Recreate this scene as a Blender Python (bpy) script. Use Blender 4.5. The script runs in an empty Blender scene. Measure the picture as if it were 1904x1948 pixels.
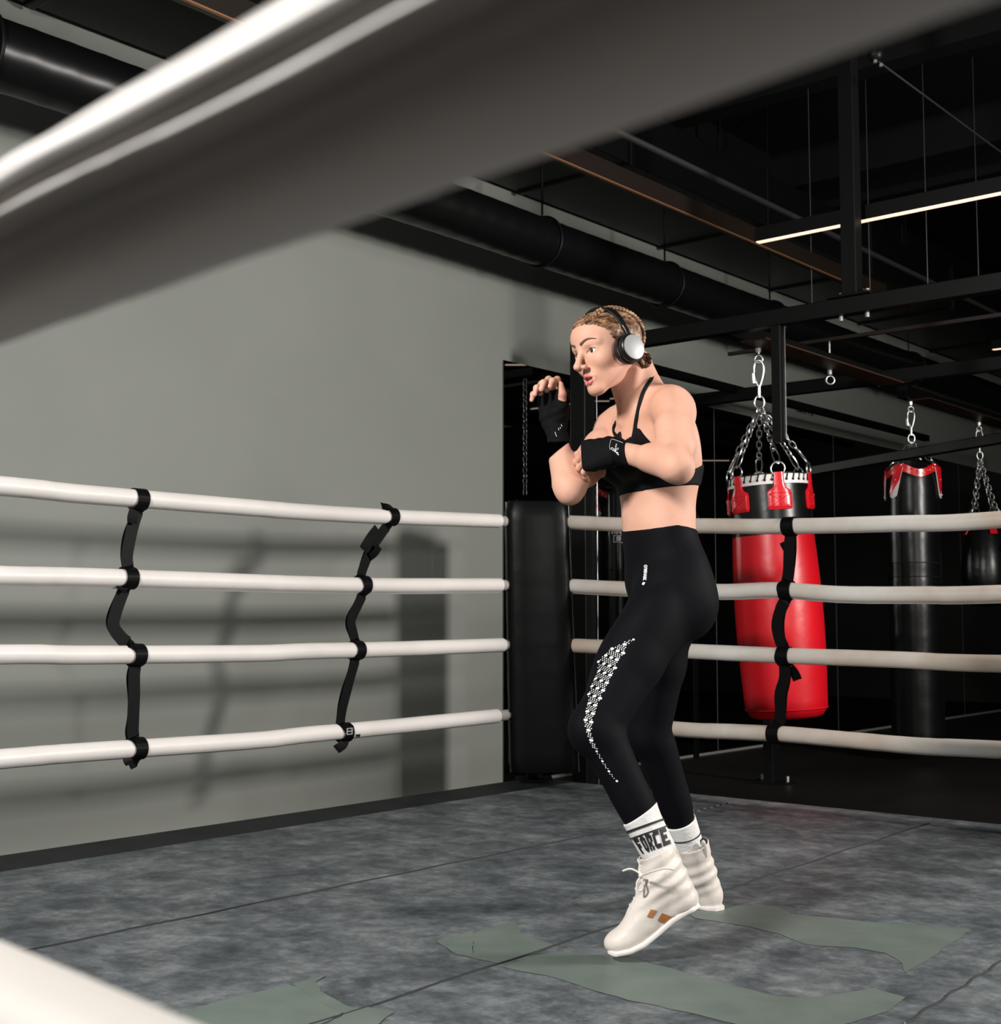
import bpy, math, random
import numpy as np
from mathutils import Vector, Matrix
random.seed(7)
SC = bpy.context.scene
COL = SC.collection
V = Vector
# ------------------------------------------------------------------ camera frame (image 1904 x 1948)
FPX = 2543.0
PITCH = math.atan(201 / 2552.0)
CAM = V((0, 0, 0.81))
FW = V((0, math.cos(PITCH), math.sin(PITCH)))
UPV = V((0, -math.sin(PITCH), math.cos(PITCH)))
RT = V((1, 0, 0))

def ray(px, py):
    return RT * (px - 952) + UPV * (974 - py) + FW * FPX

def P(px, py, y):
    d = ray(px, py)
    return CAM + d * (y / d.y)

def PZ(px, py, z):
    d = ray(px, py)
    return CAM + d * ((z - CAM.z) / d.z)

def PPL(px, py, p0, n):
    d = ray(px, py)
    return CAM + d * ((p0 - CAM).dot(n) / d.dot(n))

U1 = V((2148, 2551, 0)).normalized()      # direction of the grey wall
U2 = V((-3032, 2551, 0)).normalized()     # direction across
U2 = V((-U1.y, U1.x, 0))
NW = V((U1.y, -U1.x, 0))                  # wall normal towards the room
Z = V((0, 0, 1))

# ------------------------------------------------------------------ materials
def nodes_of(m):
    m.use_nodes = True
    return m.node_tree.nodes, m.node_tree.links

def mat(name, col, rough=0.5, metal=0.0, spec=0.5, noise=None, bump=None, coat=0.0, sheen=0.0, sss=0.0):
    """noise=(scale, second colour, amount, detail)  bump=(scale, strength, distance)"""
    m = bpy.data.materials.new(name)
    nd, lk = nodes_of(m)
    b = nd['Principled BSDF']
    b.inputs['Base Color'].default_value = (*col, 1)
    b.inputs['Roughness'].default_value = rough
    b.inputs['Metallic'].default_value = metal
    b.inputs['Specular IOR Level'].default_value = spec
    b.inputs['Coat Weight'].default_value = coat
    b.inputs['Sheen Weight'].default_value = sheen
    if sss:
        b.inputs['Subsurface Weight'].default_value = sss
        b.inputs['Subsurface Radius'].default_value = (0.010, 0.004, 0.002)
        b.inputs['Subsurface Scale'].default_value = 1.0
    tc = nd.new('ShaderNodeTexCoord')
    if noise:
        n = nd.new('ShaderNodeTexNoise'); n.inputs['Scale'].default_value = noise[0]
        n.inputs['Detail'].default_value = noise[3] if len(noise) > 3 else 4
        lk.new(tc.outputs['Object'], n.inputs['Vector'])
        r = nd.new('ShaderNodeValToRGB')
        r.color_ramp.elements[0].position = 0.5 - 0.5 * (1 - noise[2]) * 0.6
        r.color_ramp.elements[1].position = 0.5 + 0.5 * (1 - noise[2]) * 0.6
        r.color_ramp.elements[0].color = (*col, 1)
        r.color_ramp.elements[1].color = (*noise[1], 1)
        lk.new(n.outputs['Fac'], r.inputs['Fac'])
        lk.new(r.outputs['Color'], b.inputs['Base Color'])
    if bump:
        n2 = nd.new('ShaderNodeTexNoise'); n2.inputs['Scale'].default_value = bump[0]
        n2.inputs['Detail'].default_value = 3
        lk.new(tc.outputs['Object'], n2.inputs['Vector'])
        bp = nd.new('ShaderNodeBump'); bp.inputs['Strength'].default_value = bump[1]
        bp.inputs['Distance'].default_value = bump[2]
        lk.new(n2.outputs['Fac'], bp.inputs['Height'])
        lk.new(bp.outputs['Normal'], b.inputs['Normal'])
    return m

def emis(name, col, s):
    m = bpy.data.materials.new(name)
    nd, lk = nodes_of(m)
    b = nd['Principled BSDF']
    b.inputs['Base Color'].default_value = (*col, 1)
    b.inputs['Emission Color'].default_value = (*col, 1)
    b.inputs['Emission Strength'].default_value = s
    return m

M = {}
M['black_metal'] = mat('black_metal', (0.003, 0.0035, 0.0035), 0.45, 0.0, 0.16, bump=(60, 0.05, 0.002))
M['black_paint'] = mat('black_ceiling_paint', (0.003, 0.0035, 0.0035), 0.7, 0, 0.2)
M['duct'] = mat('black_duct_sheet', (0.003, 0.0035, 0.0035), 0.33, 0, 0.25, bump=(4, 0.12, 0.01))
M['steel'] = mat('galvanised_steel', (0.72, 0.73, 0.72), 0.28, 1.0, noise=(30, (0.5, 0.5, 0.5), 0.3))
M['wire'] = mat('thin_wire_steel', (0.10, 0.10, 0.10), 0.4, 0.8)
M['zinc'] = mat('zinc_bolt', (0.8, 0.82, 0.82), 0.35, 1.0)
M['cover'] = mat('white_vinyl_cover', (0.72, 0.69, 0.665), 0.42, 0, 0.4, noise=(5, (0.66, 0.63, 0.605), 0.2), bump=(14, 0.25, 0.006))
M['cover_fore'] = mat('white_vinyl_cover_darker', (0.52, 0.49, 0.46), 0.5, 0, 0.4, noise=(6, (0.46, 0.43, 0.405), 0.2), bump=(30, 0.08, 0.002))  # darker copy of the cover, toned down against bounced light and clipping
M['rope_core'] = mat('grey_rope_core', (0.33, 0.31, 0.29), 0.8, bump=(90, 0.5, 0.003))
M['strap'] = mat('black_webbing', (0.0025, 0.0025, 0.003), 0.5, 0, 0.1, bump=(220, 0.3, 0.001))
M['vinyl'] = mat('black_vinyl', (0.003, 0.0035, 0.0035), 0.34, 0, 0.12, bump=(9, 0.3, 0.006))
M['vinyl_gloss'] = mat('glossy_black_piping', (0.014, 0.015, 0.015), 0.2, 0, 0.6)
M['bag_black'] = mat('black_leather', (0.003, 0.004, 0.004), 0.3, 0, 0.35, bump=(12, 0.25, 0.006))
M['bag_red'] = mat('red_leather', (0.62, 0.004, 0.012), 0.36, 0, 0.5, noise=(3, (0.50, 0.003, 0.010), 0.2), bump=(7, 0.3, 0.01))
M['patch_red'] = mat('red_patent_patch', (0.66, 0.006, 0.016), 0.25, 0, 0.6, bump=(25, 0.3, 0.004))
M['white_trim'] = mat('white_leather_trim', (0.78, 0.75, 0.72), 0.5)
M['white_print'] = mat('white_print', (0.80, 0.80, 0.80), 0.6)
M['black_print'] = mat('black_print', (0.01, 0.01, 0.01), 0.7)
M['red_wall'] = mat('dark_red_panel', (0.10, 0.004, 0.006), 0.6)
M['led'] = emis('warm_led_diffuser', (1.0, 0.70, 0.52), 1.25)

# ------------------------------------------------------------------ mesh builder
class MB:
    def __init__(s):
        s.v = []; s.f = []
    def add(s, verts, faces):
        o = len(s.v)
        s.v += [tuple(v) for v in verts]
        s.f += [tuple(i + o for i in f) for f in faces]
        return s
    def box(s, c, ax, ay, az, hx, hy, hz):
        """centre, three unit axes, three half sizes"""
        c = V(c); ps = []
        for k in (-1, 1):
            for j in (-1, 1):
                for i in (-1, 1):
                    ps.append(c + ax * (i * hx) + ay * (j * hy) + az * (k * hz))
        return s.add(ps, [(0, 2, 3, 1), (4, 5, 7, 6), (0, 1, 5, 4), (2, 6, 7, 3), (0, 4, 6, 2), (1, 3, 7, 5)])
    def beam(s, a, b, w, h, up=Z):
        a = V(a); b = V(b); d = (b - a); L = d.length; d = d / L
        side = d.cross(up)
        if side.length < 1e-4: side = d.cross(V((0, 1, 0)))
        side.normalize(); u = side.cross(d)
        return s.box((a + b) / 2, d, side, u, L / 2, w / 2, h / 2)
    def tube(s, pts, rad, n=12, caps=True, closed=False, prof=None, up=None, sx=1.0):
        """prof(theta, i, t) -> radius factor ; up keeps the profile from twisting"""
        pts = [V(p) for p in pts]; N = len(pts)
        if not hasattr(rad, '__len__'): rad = [rad] * N
        tans = []
        for i in range(N):
            if closed: t = pts[(i + 1) % N] - pts[i - 1]
            else: t = pts[min(i + 1, N - 1)] - pts[max(i - 1, 0)]
            tans.append(t.normalized())
        if up is None:
            a = tans[0].cross(Z)
            if a.length < 1e-3: a = tans[0].cross(V((0, 1, 0)))
            a.normalize()
        rings = []
        for i in range(N):
            if up is not None:
                a = tans[i].cross(up).normalized()
            else:
                a = (a - tans[i] * a.dot(tans[i])).normalized()
            b = a.cross(tans[i]).normalized()
            ring = []
            for k in range(n):
                th = 2 * math.pi * k / n
                r = rad[i] * (prof(th, i, i / max(1, N - 1)) if prof else 1)
                ring.append(pts[i] + a * (r * math.cos(th) * sx) + b * (r * math.sin(th)))
            rings.append(ring)
        vs = [p for r in rings for p in r]; fs = []
        M_ = N if closed else N - 1
        for i in range(M_):
            j = (i + 1) % N
            for k in range(n):
                l = (k + 1) % n
                fs.append((i * n + k, i * n + l, j * n + l, j * n + k))
        if caps and not closed:
            fs.append(tuple(range(n))[::-1]); fs.append(tuple((N - 1) * n + k for k in range(n)))
        return s.add(vs, fs)
    def cyl(s, a, b, r, n=16, r2=None):
        return s.tube([a, b], [r, r if r2 is None else r2], n)
    def lathe(s, c, prof, n=32, axis=Z, xa=None):
        """prof: list of (radius, height)"""
        axis = V(axis).normalized()
        if xa is None:
            xa = axis.cross(V((0, 1, 0)))
            if xa.length < 1e-3: xa = axis.cross(V((1, 0, 0)))
        xa = xa.normalized(); ya = axis.cross(xa)
        c = V(c); vs = []; fs = []
        for r, h in prof:
            for k in range(n):
                th = 2 * math.pi * k / n
                vs.append(c + axis * h + xa * (r * math.cos(th)) + ya * (r * math.sin(th)))
        for i in range(len(prof) - 1):
            for k in range(n):
                l = (k + 1) % n
                fs.append((i * n + k, i * n + l, (i + 1) * n + l, (i + 1) * n + k))
        fs.append(tuple(range(n))[::-1]); fs.append(tuple((len(prof) - 1) * n + k for k in range(n)))
        return s.add(vs, fs)
    def torus(s, c, ax, ay, R, r, n=20, m=8, ry=None, a0=0, a1=2 * math.pi):
        ry = R if ry is None else ry
        full = abs(a1 - a0 - 2 * math.pi) < 1e-6
        pts = []
        cnt = n if full else n + 1
        for i in range(cnt):
            t = a0 + (a1 - a0) * i / n
            pts.append(V(c) + ax * (R * math.cos(t)) + ay * (ry * math.sin(t)))
        return s.tube(pts, r, m, closed=full)
    def ico(s, c, r, n=10, sc=(1, 1, 1)):
        vs = []; fs = []; c = V(c)
        m = n // 2 + 1
        for i in range(1, m):
            ph = math.pi * i / m
            for k in range(n):
                th = 2 * math.pi * k / n
                vs.append(c + V((r * sc[0] * math.sin(ph) * math.cos(th), r * sc[1] * math.sin(ph) * math.sin(th), r * sc[2] * math.cos(ph))))
        for i in range(m - 2):
            for k in range(n):
                l = (k + 1) % n
                fs.append((i * n + k, (i + 1) * n + k, (i + 1) * n + l, i * n + l))
        t = len(vs); vs.append(c + V((0, 0, r * sc[2]))); vs.append(c - V((0, 0, r * sc[2])))
        for k in range(n):
            l = (k + 1) % n
            fs.append((t, k, l)); fs.append((t + 1, (m - 2) * n + l, (m - 2) * n + k))
        return s.add(vs, fs)
    def prism(s, poly, d):
        """poly: coplanar 3D points; extruded by vector d"""
        n = len(poly); vs = [V(p) for p in poly] + [V(p) + d for p in poly]
        fs = [tuple(range(n))[::-1], tuple(range(n, 2 * n))]
        for k in range(n):
            l = (k + 1) % n
            fs.append((k, l, n + l, n + k))
        return s.add(vs, fs)
    def build(s, name, m, parent=None, smooth=False, bevel=0.0, bseg=2, sub=0):
        me = bpy.data.meshes.new(name)
        me.from_pydata(s.v, [], s.f); me.update()
        if smooth:
            me.polygons.foreach_set('use_smooth', [True] * len(me.polygons))
        o = bpy.data.objects.new(name, me); COL.objects.link(o)
        if m is not None: me.materials.append(m)
        if parent is not None:
            o.parent = parent
            o.matrix_parent_inverse = parent.matrix_basis.inverted()
        if bevel:
            b = o.modifiers.new('bevel', 'BEVEL'); b.width = bevel; b.segments = bseg; b.limit_method = 'ANGLE'
        if sub:
            b = o.modifiers.new('sub', 'SUBSURF'); b.levels = sub; b.render_levels = sub
        if smooth:
            try: me.set_sharp_from_angle(angle=math.radians(50))
            except Exception: pass
        return o

def tag(o, label, cat, group=None, kind=None):
    if label: o['label'] = label
    if cat: o['category'] = cat
    if group: o['group'] = group
    if kind: o['kind'] = kind
    return o

def thing(name, loc, label, cat, group=None):
    o = bpy.data.objects.new(name, None); COL.objects.link(o)
    o.location = loc; o.empty_display_size = 0.05
    return tag(o, label, cat, group)

def struct(name, mb, m, **k):
    o = mb.build(name, m, **k); o['kind'] = 'structure'; return o

def spline(pts, n):
    """Catmull-Rom through pts, n samples per span"""
    pts = [V(p) for p in pts]; out = []
    for i in range(len(pts) - 1):
        p0 = pts[i - 1] if i > 0 else pts[0] * 2 - pts[1]
        p1 = pts[i]; p2 = pts[i + 1]
        p3 = pts[i + 2] if i + 2 < len(pts) else pts[-1] * 2 - pts[-2]
        for k in range(n):
            t = k / n
            out.append(0.5 * ((2 * p1) + (p2 - p0) * t + (2 * p0 - 5 * p1 + 4 * p2 - p3) * t * t + (3 * p1 - p0 - 3 * p2 + p3) * t ** 3))
    out.append(pts[-1]); return out

def text_mesh(body, size, offset=0.0, font_shear=0):
    cu = bpy.data.curves.new('t', 'FONT'); cu.body = body; cu.size = size; cu.offset = offset
    cu.align_x = 'CENTER'; cu.align_y = 'CENTER'; cu.resolution_u = 3; cu.shear = font_shear
    o = bpy.data.objects.new('t', cu); COL.objects.link(o)
    bpy.context.view_layer.update()
    me = bpy.data.meshes.new_from_object(o.evaluated_get(bpy.context.evaluated_depsgraph_get()))
    vs = [v.co.copy() for v in me.vertices]; fs = [tuple(p.vertices) for p in me.polygons]
    bpy.data.objects.remove(o); bpy.data.curves.remove(cu); bpy.data.meshes.remove(me)
    return vs, fs
# ------------------------------------------------------------------ the place: dimensions
FLOOR = -0.12
C0 = PZ(1020, 1488, 0.0)                    # far corner of the ring
SIDE = 4.88
C_L = C0 - U1 * SIDE                       # left corner
C_R = C0 - U2 * SIDE                       # right corner
C_N = C0 - U1 * SIDE - U2 * SIDE
W0 = V((0.009, 7.5, 0))                    # end of the bare grey wall / start of the mirror
CEIL = 4.3

def wallpt(px, py):
    return PPL(px, py, W0, NW)

# floor, ceiling, walls -------------------------------------------------------
cx, cy = 3.0, 4.0
WL0 = W0 - U1 * 11.0; WL1 = W0 + U1 * 9.0
def quadbox(mb, a, b, z0, z1, n, t):
    return mb.prism([V((a.x, a.y, z0)), V((b.x, b.y, z0)), V((b.x, b.y, z1)), V((a.x, a.y, z1))], n * t)
RW = 13.0   # room width away from the wall
corn = [WL0, WL1, WL1 + NW * RW, WL0 + NW * RW]
fl = MB().prism([V((c.x, c.y, FLOOR)) for c in corn], V((0, 0, -0.1)))
M['gym_floor'] = mat('dark_rubber_floor', (0.005, 0.0045, 0.004), 0.5, 0, 0.25, noise=(3, (0.008, 0.007, 0.006), 0.2), bump=(80, 0.2, 0.003))
struct('floor', fl, M['gym_floor'])
struct('ceiling', MB().prism([V((c.x, c.y, CEIL)) for c in corn], V((0, 0, 0.1))), M['black_paint'])
def wall_material():
    m = mat('grey_painted_wall', (0.2, 0.21, 0.19), 0.62, 0, 0.35)
    nd, lk = nodes_of(m); b = nd['Principled BSDF']
    tc = nd.new('ShaderNodeTexCoord')
    n = nd.new('ShaderNodeTexNoise'); n.inputs['Scale'].default_value = 0.9; n.inputs['Detail'].default_value = 5
    lk.new(tc.outputs['Object'], n.inputs['Vector'])
    r = nd.new('ShaderNodeValToRGB')
    r.color_ramp.elements[0].position = 0.35; r.color_ramp.elements[1].position = 0.7
    r.color_ramp.elements[0].color = (0.196, 0.208, 0.188, 1); r.color_ramp.elements[1].color = (0.222, 0.234, 0.213, 1)
    lk.new(n.outputs['Fac'], r.inputs['Fac']); lk.new(r.outputs['Color'], b.inputs['Base Color'])
    n2 = nd.new('ShaderNodeTexNoise'); n2.inputs['Scale'].default_value = 160
    lk.new(tc.outputs['Object'], n2.inputs['Vector'])
    bp = nd.new('ShaderNodeBump'); bp.inputs['Strength'].default_value = 0.06; bp.inputs['Distance'].default_value = 0.002
    lk.new(n2.outputs['Fac'], bp.inputs['Height']); lk.new(bp.outputs['Normal'], b.inputs['Normal'])
    return m
M['wall'] = wall_material()
struct('wall_left', quadbox(MB(), WL0, WL1, FLOOR, CEIL, -NW, 0.15), M['wall'])
M['dark_wall'] = mat('dark_gym_wall', (0.008, 0.007, 0.006), 0.7)
struct('wall_back', quadbox(MB(), WL1, corn[2], FLOOR, CEIL, U1, 0.15), M['dark_wall'])
struct('wall_right', quadbox(MB(), corn[2], corn[3], FLOOR, CEIL, NW, 0.15), M['dark_wall'])
struct('wall_front', quadbox(MB(), corn[3], WL0, FLOOR, CEIL, -U1, 0.15), M['dark_wall'])
# red lower panels on the far walls (seen in the mirrors)
for i, (a, b, z0, z1) in enumerate([(1.0, 2.2, 0, 1.05), (3.0, 3.5, 0, 1.5), (4.6, 6.6, 0, 1.1), (8.0, 8.6, 0, 1.6), (9.5, 11.5, 0, 0.9)]):
    p0 = corn[3] + U1 * (a + 5) - NW * 0.03; p1 = corn[3] + U1 * (b + 5) - NW * 0.03
    o = struct('trim_%d' % (i + 1), quadbox(MB(), p0, p1, FLOOR, z1, NW, 0.03), M['red_wall'])

struct('trim_6', quadbox(MB(), WL0 + NW * 0.001, WL1 + NW * 0.001, 3.62, CEIL, NW, 0.02), M['black_paint'])
# mirror panels on the wall -----------------------------------------------------
ztop = wallpt(955, 685).z
edges = [W0]
M['mirror'] = mat('dim_mirror_glass', (0.22, 0.23, 0.225), 0.015, 1.0)
M['mirror_edge'] = mat('bright_glass_edge', (0.35, 0.45, 0.42), 0.15, 0.6)
mx = [955.0, 1092.0, 1360, 1588, 1827, 2050]
places = ['first beside the grey wall end', 'second, behind the boxer', 'third, behind the red bag', 'fourth, behind the long black bag', 'fifth, at the right edge of the photo', 'sixth, past the right edge']
for i in range(len(mx) - 1):
    a = wallpt(mx[i], 1100); b = wallpt(mx[i + 1], 1100)
    a = V((a.x, a.y, 0)); b = V((b.x, b.y, 0))
    t = thing('wall_mirror', V((a.x, a.y, FLOOR)) + NW * 0.004, 'tall frameless wall mirror panel, ' + places[i] + ' in the row', 'mirror', None)
    g = 0.004
    quadbox(MB(), a + U1 * g + NW * 0.002, b - U1 * g + NW * 0.002, FLOOR + 0.02, ztop, NW, 0.006).build('mirror_glass', M['mirror'], t)
    e = MB()
    e.beam(V((b.x, b.y, FLOOR + 0.02)) + NW * 0.005, V((b.x, b.y, ztop)) + NW * 0.005, 0.004, 0.006, up=NW)
    e.build('mirror_edge', M['mirror_edge'], t)

# writing on the wall above the mirrors -----------------------------------------
def wall_text(body, px, py, hpx, label):
    c = wallpt(px, py); d = (c - CAM).length
    size = hpx / FPX * d * 1.38
    vs, fs = text_mesh(body, size, 0.001)
    out = [c + U1 * v.x + Z * v.y + NW * 0.004 for v in vs]
    o = MB().add(out, fs).build('wall_lettering', M['black_print'])
    return tag(o, label, 'lettering')
wall_text('PLEASE', 1482, 727, 12, 'black word PLEASE painted on the grey wall above the mirrors')
wall_text('USING THE', 1530, 783, 10, 'smaller black words USING THE painted under the word PLEASE')

# ring platform -----------------------------------------------------------------
def mat_floor():
    m = mat('ring_canvas', (0.055, 0.063, 0.067), 0.55, 0, 0.35)
    nd, lk = nodes_of(m); b = nd['Principled BSDF']
    tc = nd.new('ShaderNodeTexCoord')
    mp = nd.new('ShaderNodeMapping'); mp.inputs['Rotation'].default_value = (0, 0, math.radians(50)); mp.inputs['Scale'].default_value = (1, 1.0, 1)
    lk.new(tc.outputs['Object'], mp.inputs['Vector'])
    n = nd.new('ShaderNodeTexNoise'); n.inputs['Scale'].default_value = 4.2; n.inputs['Detail'].default_value = 12
    n.inputs['Roughness'].default_value = 0.74; n.inputs['Distortion'].default_value = 0.3
    lk.new(mp.outputs['Vector'], n.inputs['Vector'])
    r = nd.new('ShaderNodeValToRGB')
    r.color_ramp.elements[0].position = 0.30; r.color_ramp.elements[1].position = 0.66
    r.color_ramp.elements[0].color = (0.020, 0.027, 0.031, 1); r.color_ramp.elements[1].color = (0.165, 0.180, 0.187, 1)
    e = r.color_ramp.elements.new(0.48); e.color = (0.074, 0.087, 0.095, 1)
    lk.new(n.outputs['Fac'], r.inputs['Fac'])
    # scattered paler scuffs
    n3 = nd.new('ShaderNodeTexNoise'); n3.inputs['Scale'].default_value = 16; n3.inputs['Detail'].default_value = 8; n3.inputs['Roughness'].default_value = 0.75
    lk.new(mp.outputs['Vector'], n3.inputs['Vector'])
    r3 = nd.new('ShaderNodeValToRGB'); r3.color_ramp.elements[0].position = 0.42; r3.color_ramp.elements[1].position = 0.7
    r3.color_ramp.elements[0].color = (0.72, 0.72, 0.72, 1); r3.color_ramp.elements[1].color = (1.5, 1.48, 1.46, 1)
    lk.new(n3.outputs['Fac'], r3.inputs['Fac'])
    mu = nd.new('ShaderNodeMix'); mu.data_type = 'RGBA'; mu.blend_type = 'MULTIPLY'; mu.inputs[0].default_value = 1
    lk.new(r.outputs['Color'], mu.inputs[6]); lk.new(r3.outputs['Color'], mu.inputs[7])
    lk.new(mu.outputs[2], b.inputs['Base Color'])
    n2 = nd.new('ShaderNodeTexNoise'); n2.inputs['Scale'].default_value = 8; n2.inputs['Detail'].default_value = 8
    lk.new(tc.outputs['Object'], n2.inputs['Vector'])
    bp = nd.new('ShaderNodeBump'); bp.inputs['Strength'].default_value = 0.35; bp.inputs['Distance'].default_value = 0.01
    lk.new(n2.outputs['Fac'], bp.inputs['Height']); lk.new(bp.outputs['Normal'], b.inputs['Normal'])
    return m
M['canvas'] = mat_floor()
M['seam'] = mat('canvas_seam_stitch', (0.20, 0.20, 0.20), 0.7)
M['seam_gap'] = mat('canvas_seam_shadow_gap', (0.012, 0.013, 0.014), 0.8)
M['green_print'] = mat('worn_green_print', (0.085, 0.112, 0.098), 0.5, 0, 0.35, noise=(9, (0.118, 0.145, 0.128), 0.2, 8), bump=(40, 0.2, 0.002))
EDGE = 0.12
E0 = C0 + U1 * EDGE + U2 * EDGE
pc = [E0, E0 - U2 * (SIDE + 2 * EDGE), E0 - U2 * (SIDE + 2 * EDGE) - U1 * (SIDE + 2 * EDGE), E0 - U1 * (SIDE + 2 * EDGE)]
ring = thing('boxing_ring_platform', V((C0.x, C0.y, FLOOR)), 'low dark grey boxing ring platform with a scuffed canvas and faded green print', 'boxing ring')
MB().prism([V((c.x, c.y, FLOOR)) for c in pc], V((0, 0, 0.12))).build('canvas_deck', M['canvas'], ring)
ap = MB()
for a, b in ((pc[0], pc[1]), (pc[3], pc[0])):
    ap.beam(V((a.x, a.y, FLOOR + 0.058)), V((b.x, b.y, FLOOR + 0.058)), 0.03, 0.118)
ap.build('apron', M['vinyl'], ring)
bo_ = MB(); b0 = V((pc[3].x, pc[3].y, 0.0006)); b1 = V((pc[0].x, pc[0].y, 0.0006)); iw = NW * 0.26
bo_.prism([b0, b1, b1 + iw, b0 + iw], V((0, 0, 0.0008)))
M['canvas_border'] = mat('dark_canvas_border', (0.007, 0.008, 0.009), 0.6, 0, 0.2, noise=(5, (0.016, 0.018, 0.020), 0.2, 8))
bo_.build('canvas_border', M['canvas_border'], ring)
# seams
sm = MB(); sg = MB()
for (x0, y0, x1, y1) in ((40, 1811, 1180, 1577), (600, 1948, 1765, 1567), (1720, 1948, 2050, 1737), (1290, 1551, 1390, 1527)):
    a = PZ(x0, y0, 0); b = PZ(x1, y1, 0); d = (b - a)
    if x0 < 1000: a = a - d * 0.3
    pts = []
    for k in range(41):
        p = a + (b - a) * (k / 40); pts.append(p + d.normalized().cross(Z) * 0.004 * math.sin(k * 1.3) + Z * 0.0012)
    sm.tube(pts, 0.0018, 6)
    sg.tube([p + V((0.003, 0.004, -0.0005)) for p in pts], 0.003, 6)
sm.build('canvas_seam', M['seam'], ring)
sg.build('canvas_seam_gap', M['seam_gap'], ring)
# faded green print painted on the canvas
def zz(l, ox=900, oy=1480, s=0.5273):
    return [(ox + x * s, oy + y * s) for x, y in l]
greens = [
    zz([(800, 505), (760, 470), (830, 458), (1090, 462), (1150, 490), (1450, 520), (1660, 535), (1800, 545), (1720, 600), (1640, 655), (1560, 702), (1545, 665), (1490, 632), (1380, 612), (1200, 600), (1100, 560), (960, 530)]),
    zz([(110, 682), (220, 640), (330, 625), (480, 645), (570, 650), (760, 700), (1000, 762), (1100, 788), (1240, 790), (1380, 768), (1445, 758), (1560, 790), (1500, 840), (1330, 890), (960, 890), (760, 842), (560, 802), (300, 722)]),
    zz([(0, 560), (150, 515), (160, 545), (200, 575), (290, 600), (230, 630), (90, 668), (0, 650)]),
    [(830, 1790), (900, 1770), (900, 1822), (868, 1815)],
    [(345, 1925), (440, 1898), (548, 1873), (575, 1878), (605, 1900), (655, 1925), (610, 1948), (560, 1955), (420, 1960), (340, 1960)],
    [(555, 1872), (620, 1855), (600, 1868), (610, 1885), (665, 1915), (690, 1918), (660, 1930), (610, 1905)],
    [(660, 1925), (700, 1915), (750, 1925), (720, 1948), (640, 1960), (620, 1950)],
]
gp = MB()
for k, poly in enumerate(greens):
    pts = [PZ(x, y, 0.0009 + 0.0002 * k) for x, y in poly]
    # roughen the outline a little: worn paint
    out = []
    for i in range(len(pts)):
        a, b = pts[i], pts[(i + 1) % len(pts)]
        m_ = max(1, int((b - a).length / 0.03))
        for j in range(m_):
            p = a + (b - a) * (j / m_)
            if j: p = p + V((random.uniform(-.003, .003), random.uniform(-.004, .004), 0))
            out.append(p)
    gp.add(out, [tuple(range(len(out)))])
go = gp.build('green_print', M['green_print'], ring)
for p in go.data.polygons:
    if p.normal.z < 0: p.flip() if hasattr(p, 'flip') else None

# corner posts -------------------------------------------------------------------
def corner_post(c, inward, label, detail=True):
    side = inward.cross(Z)
    t = thing('corner_post', V((c.x, c.y, 0.0)) - inward * 0.05, label, 'ring post', None)
    base = V((c.x, c.y, 0)) - inward * 0.09
    MB().cyl(base + Z * 0.0, base + Z * 1.30, 0.04, 20).build('post', M['black_metal'], t, smooth=True)
    MB().box(base + Z * 0.006, V((1, 0, 0)), V((0, 1, 0)), Z, 0.09, 0.09, 0.006).build('base_plate', M['black_metal'], t)
    pad = MB()
    f = V((c.x, c.y, 0)) + inward * (0.13 if detail else 0.02)
    # padded cover: rounded box in three slightly bulging layers
    n = 26; vs = []; fs = []
    for i in range(n + 1):
        z = 0.065 + (1.375 - 0.065) * i / n
        k = i / n
        sh = side * (-0.022 + 0.035 * k) if detail else V((0, 0, 0))
        w = 0.152 + 0.012 * (1 - k) + 0.0008 * math.sin(i * 1.7)
        dd = 0.075 + 0.0006 * math.sin(i * 2.1)
        if i in (0, n): dd -= 0.012; w -= 0.008
        prof = [(-w, -0.05), (-w, 0.03), (-w + 0.012, dd - 0.01), (-w + 0.035, dd), (-w * 0.4, dd + 0.006), (w * 0.4, dd + 0.006), (w - 0.035, dd), (w - 0.012, dd - 0.01), (w, 0.03), (w, -0.05)]
        for a, b in prof:
            vs.append(f + sh + side * a + inward * b + Z * z)
    m_ = 10
    for i in range(n):
        for j in range(m_):
            l = (j + 1) % m_
            fs.append((i * m_ + j, i * m_ + l, (i + 1) * m_ + l, (i + 1) * m_ + j))
    fs.append(tuple(range(m_))[::-1]); fs.append(tuple(n * m_ + j for j in range(m_)))
    po = MB().add(vs, fs).build('pad', M['vinyl'], t, smooth=True, bevel=0.004)
    pip = MB()
    for sgn in (-1, 1):
        pts = [f + side * (sgn * (0.153 + 0.012 * (1 - k / 20)) + ((-0.022 + 0.035 * k / 20) if detail else 0)) + inward * 0.045 + Z * (0.07 + 1.30 * k / 20) for k in range(21)]
        pip.tube(pts, 0.004, 8)
    pip.build('piping', M['vinyl_gloss'], po, smooth=True)
    return t
bis = (-(U1 + U2)).normalized()
corner_post(C0, bis, 'tall black padded corner post where the two rope sides meet beside the grey wall')
corner_post(C_L, (-U2 + U1).normalized(), 'black padded corner post at the left end of the wall side ropes', False)
corner_post(C_R, (U2 - U1).normalized(), 'black padded corner post at the right end of the bag side ropes', False)

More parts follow.
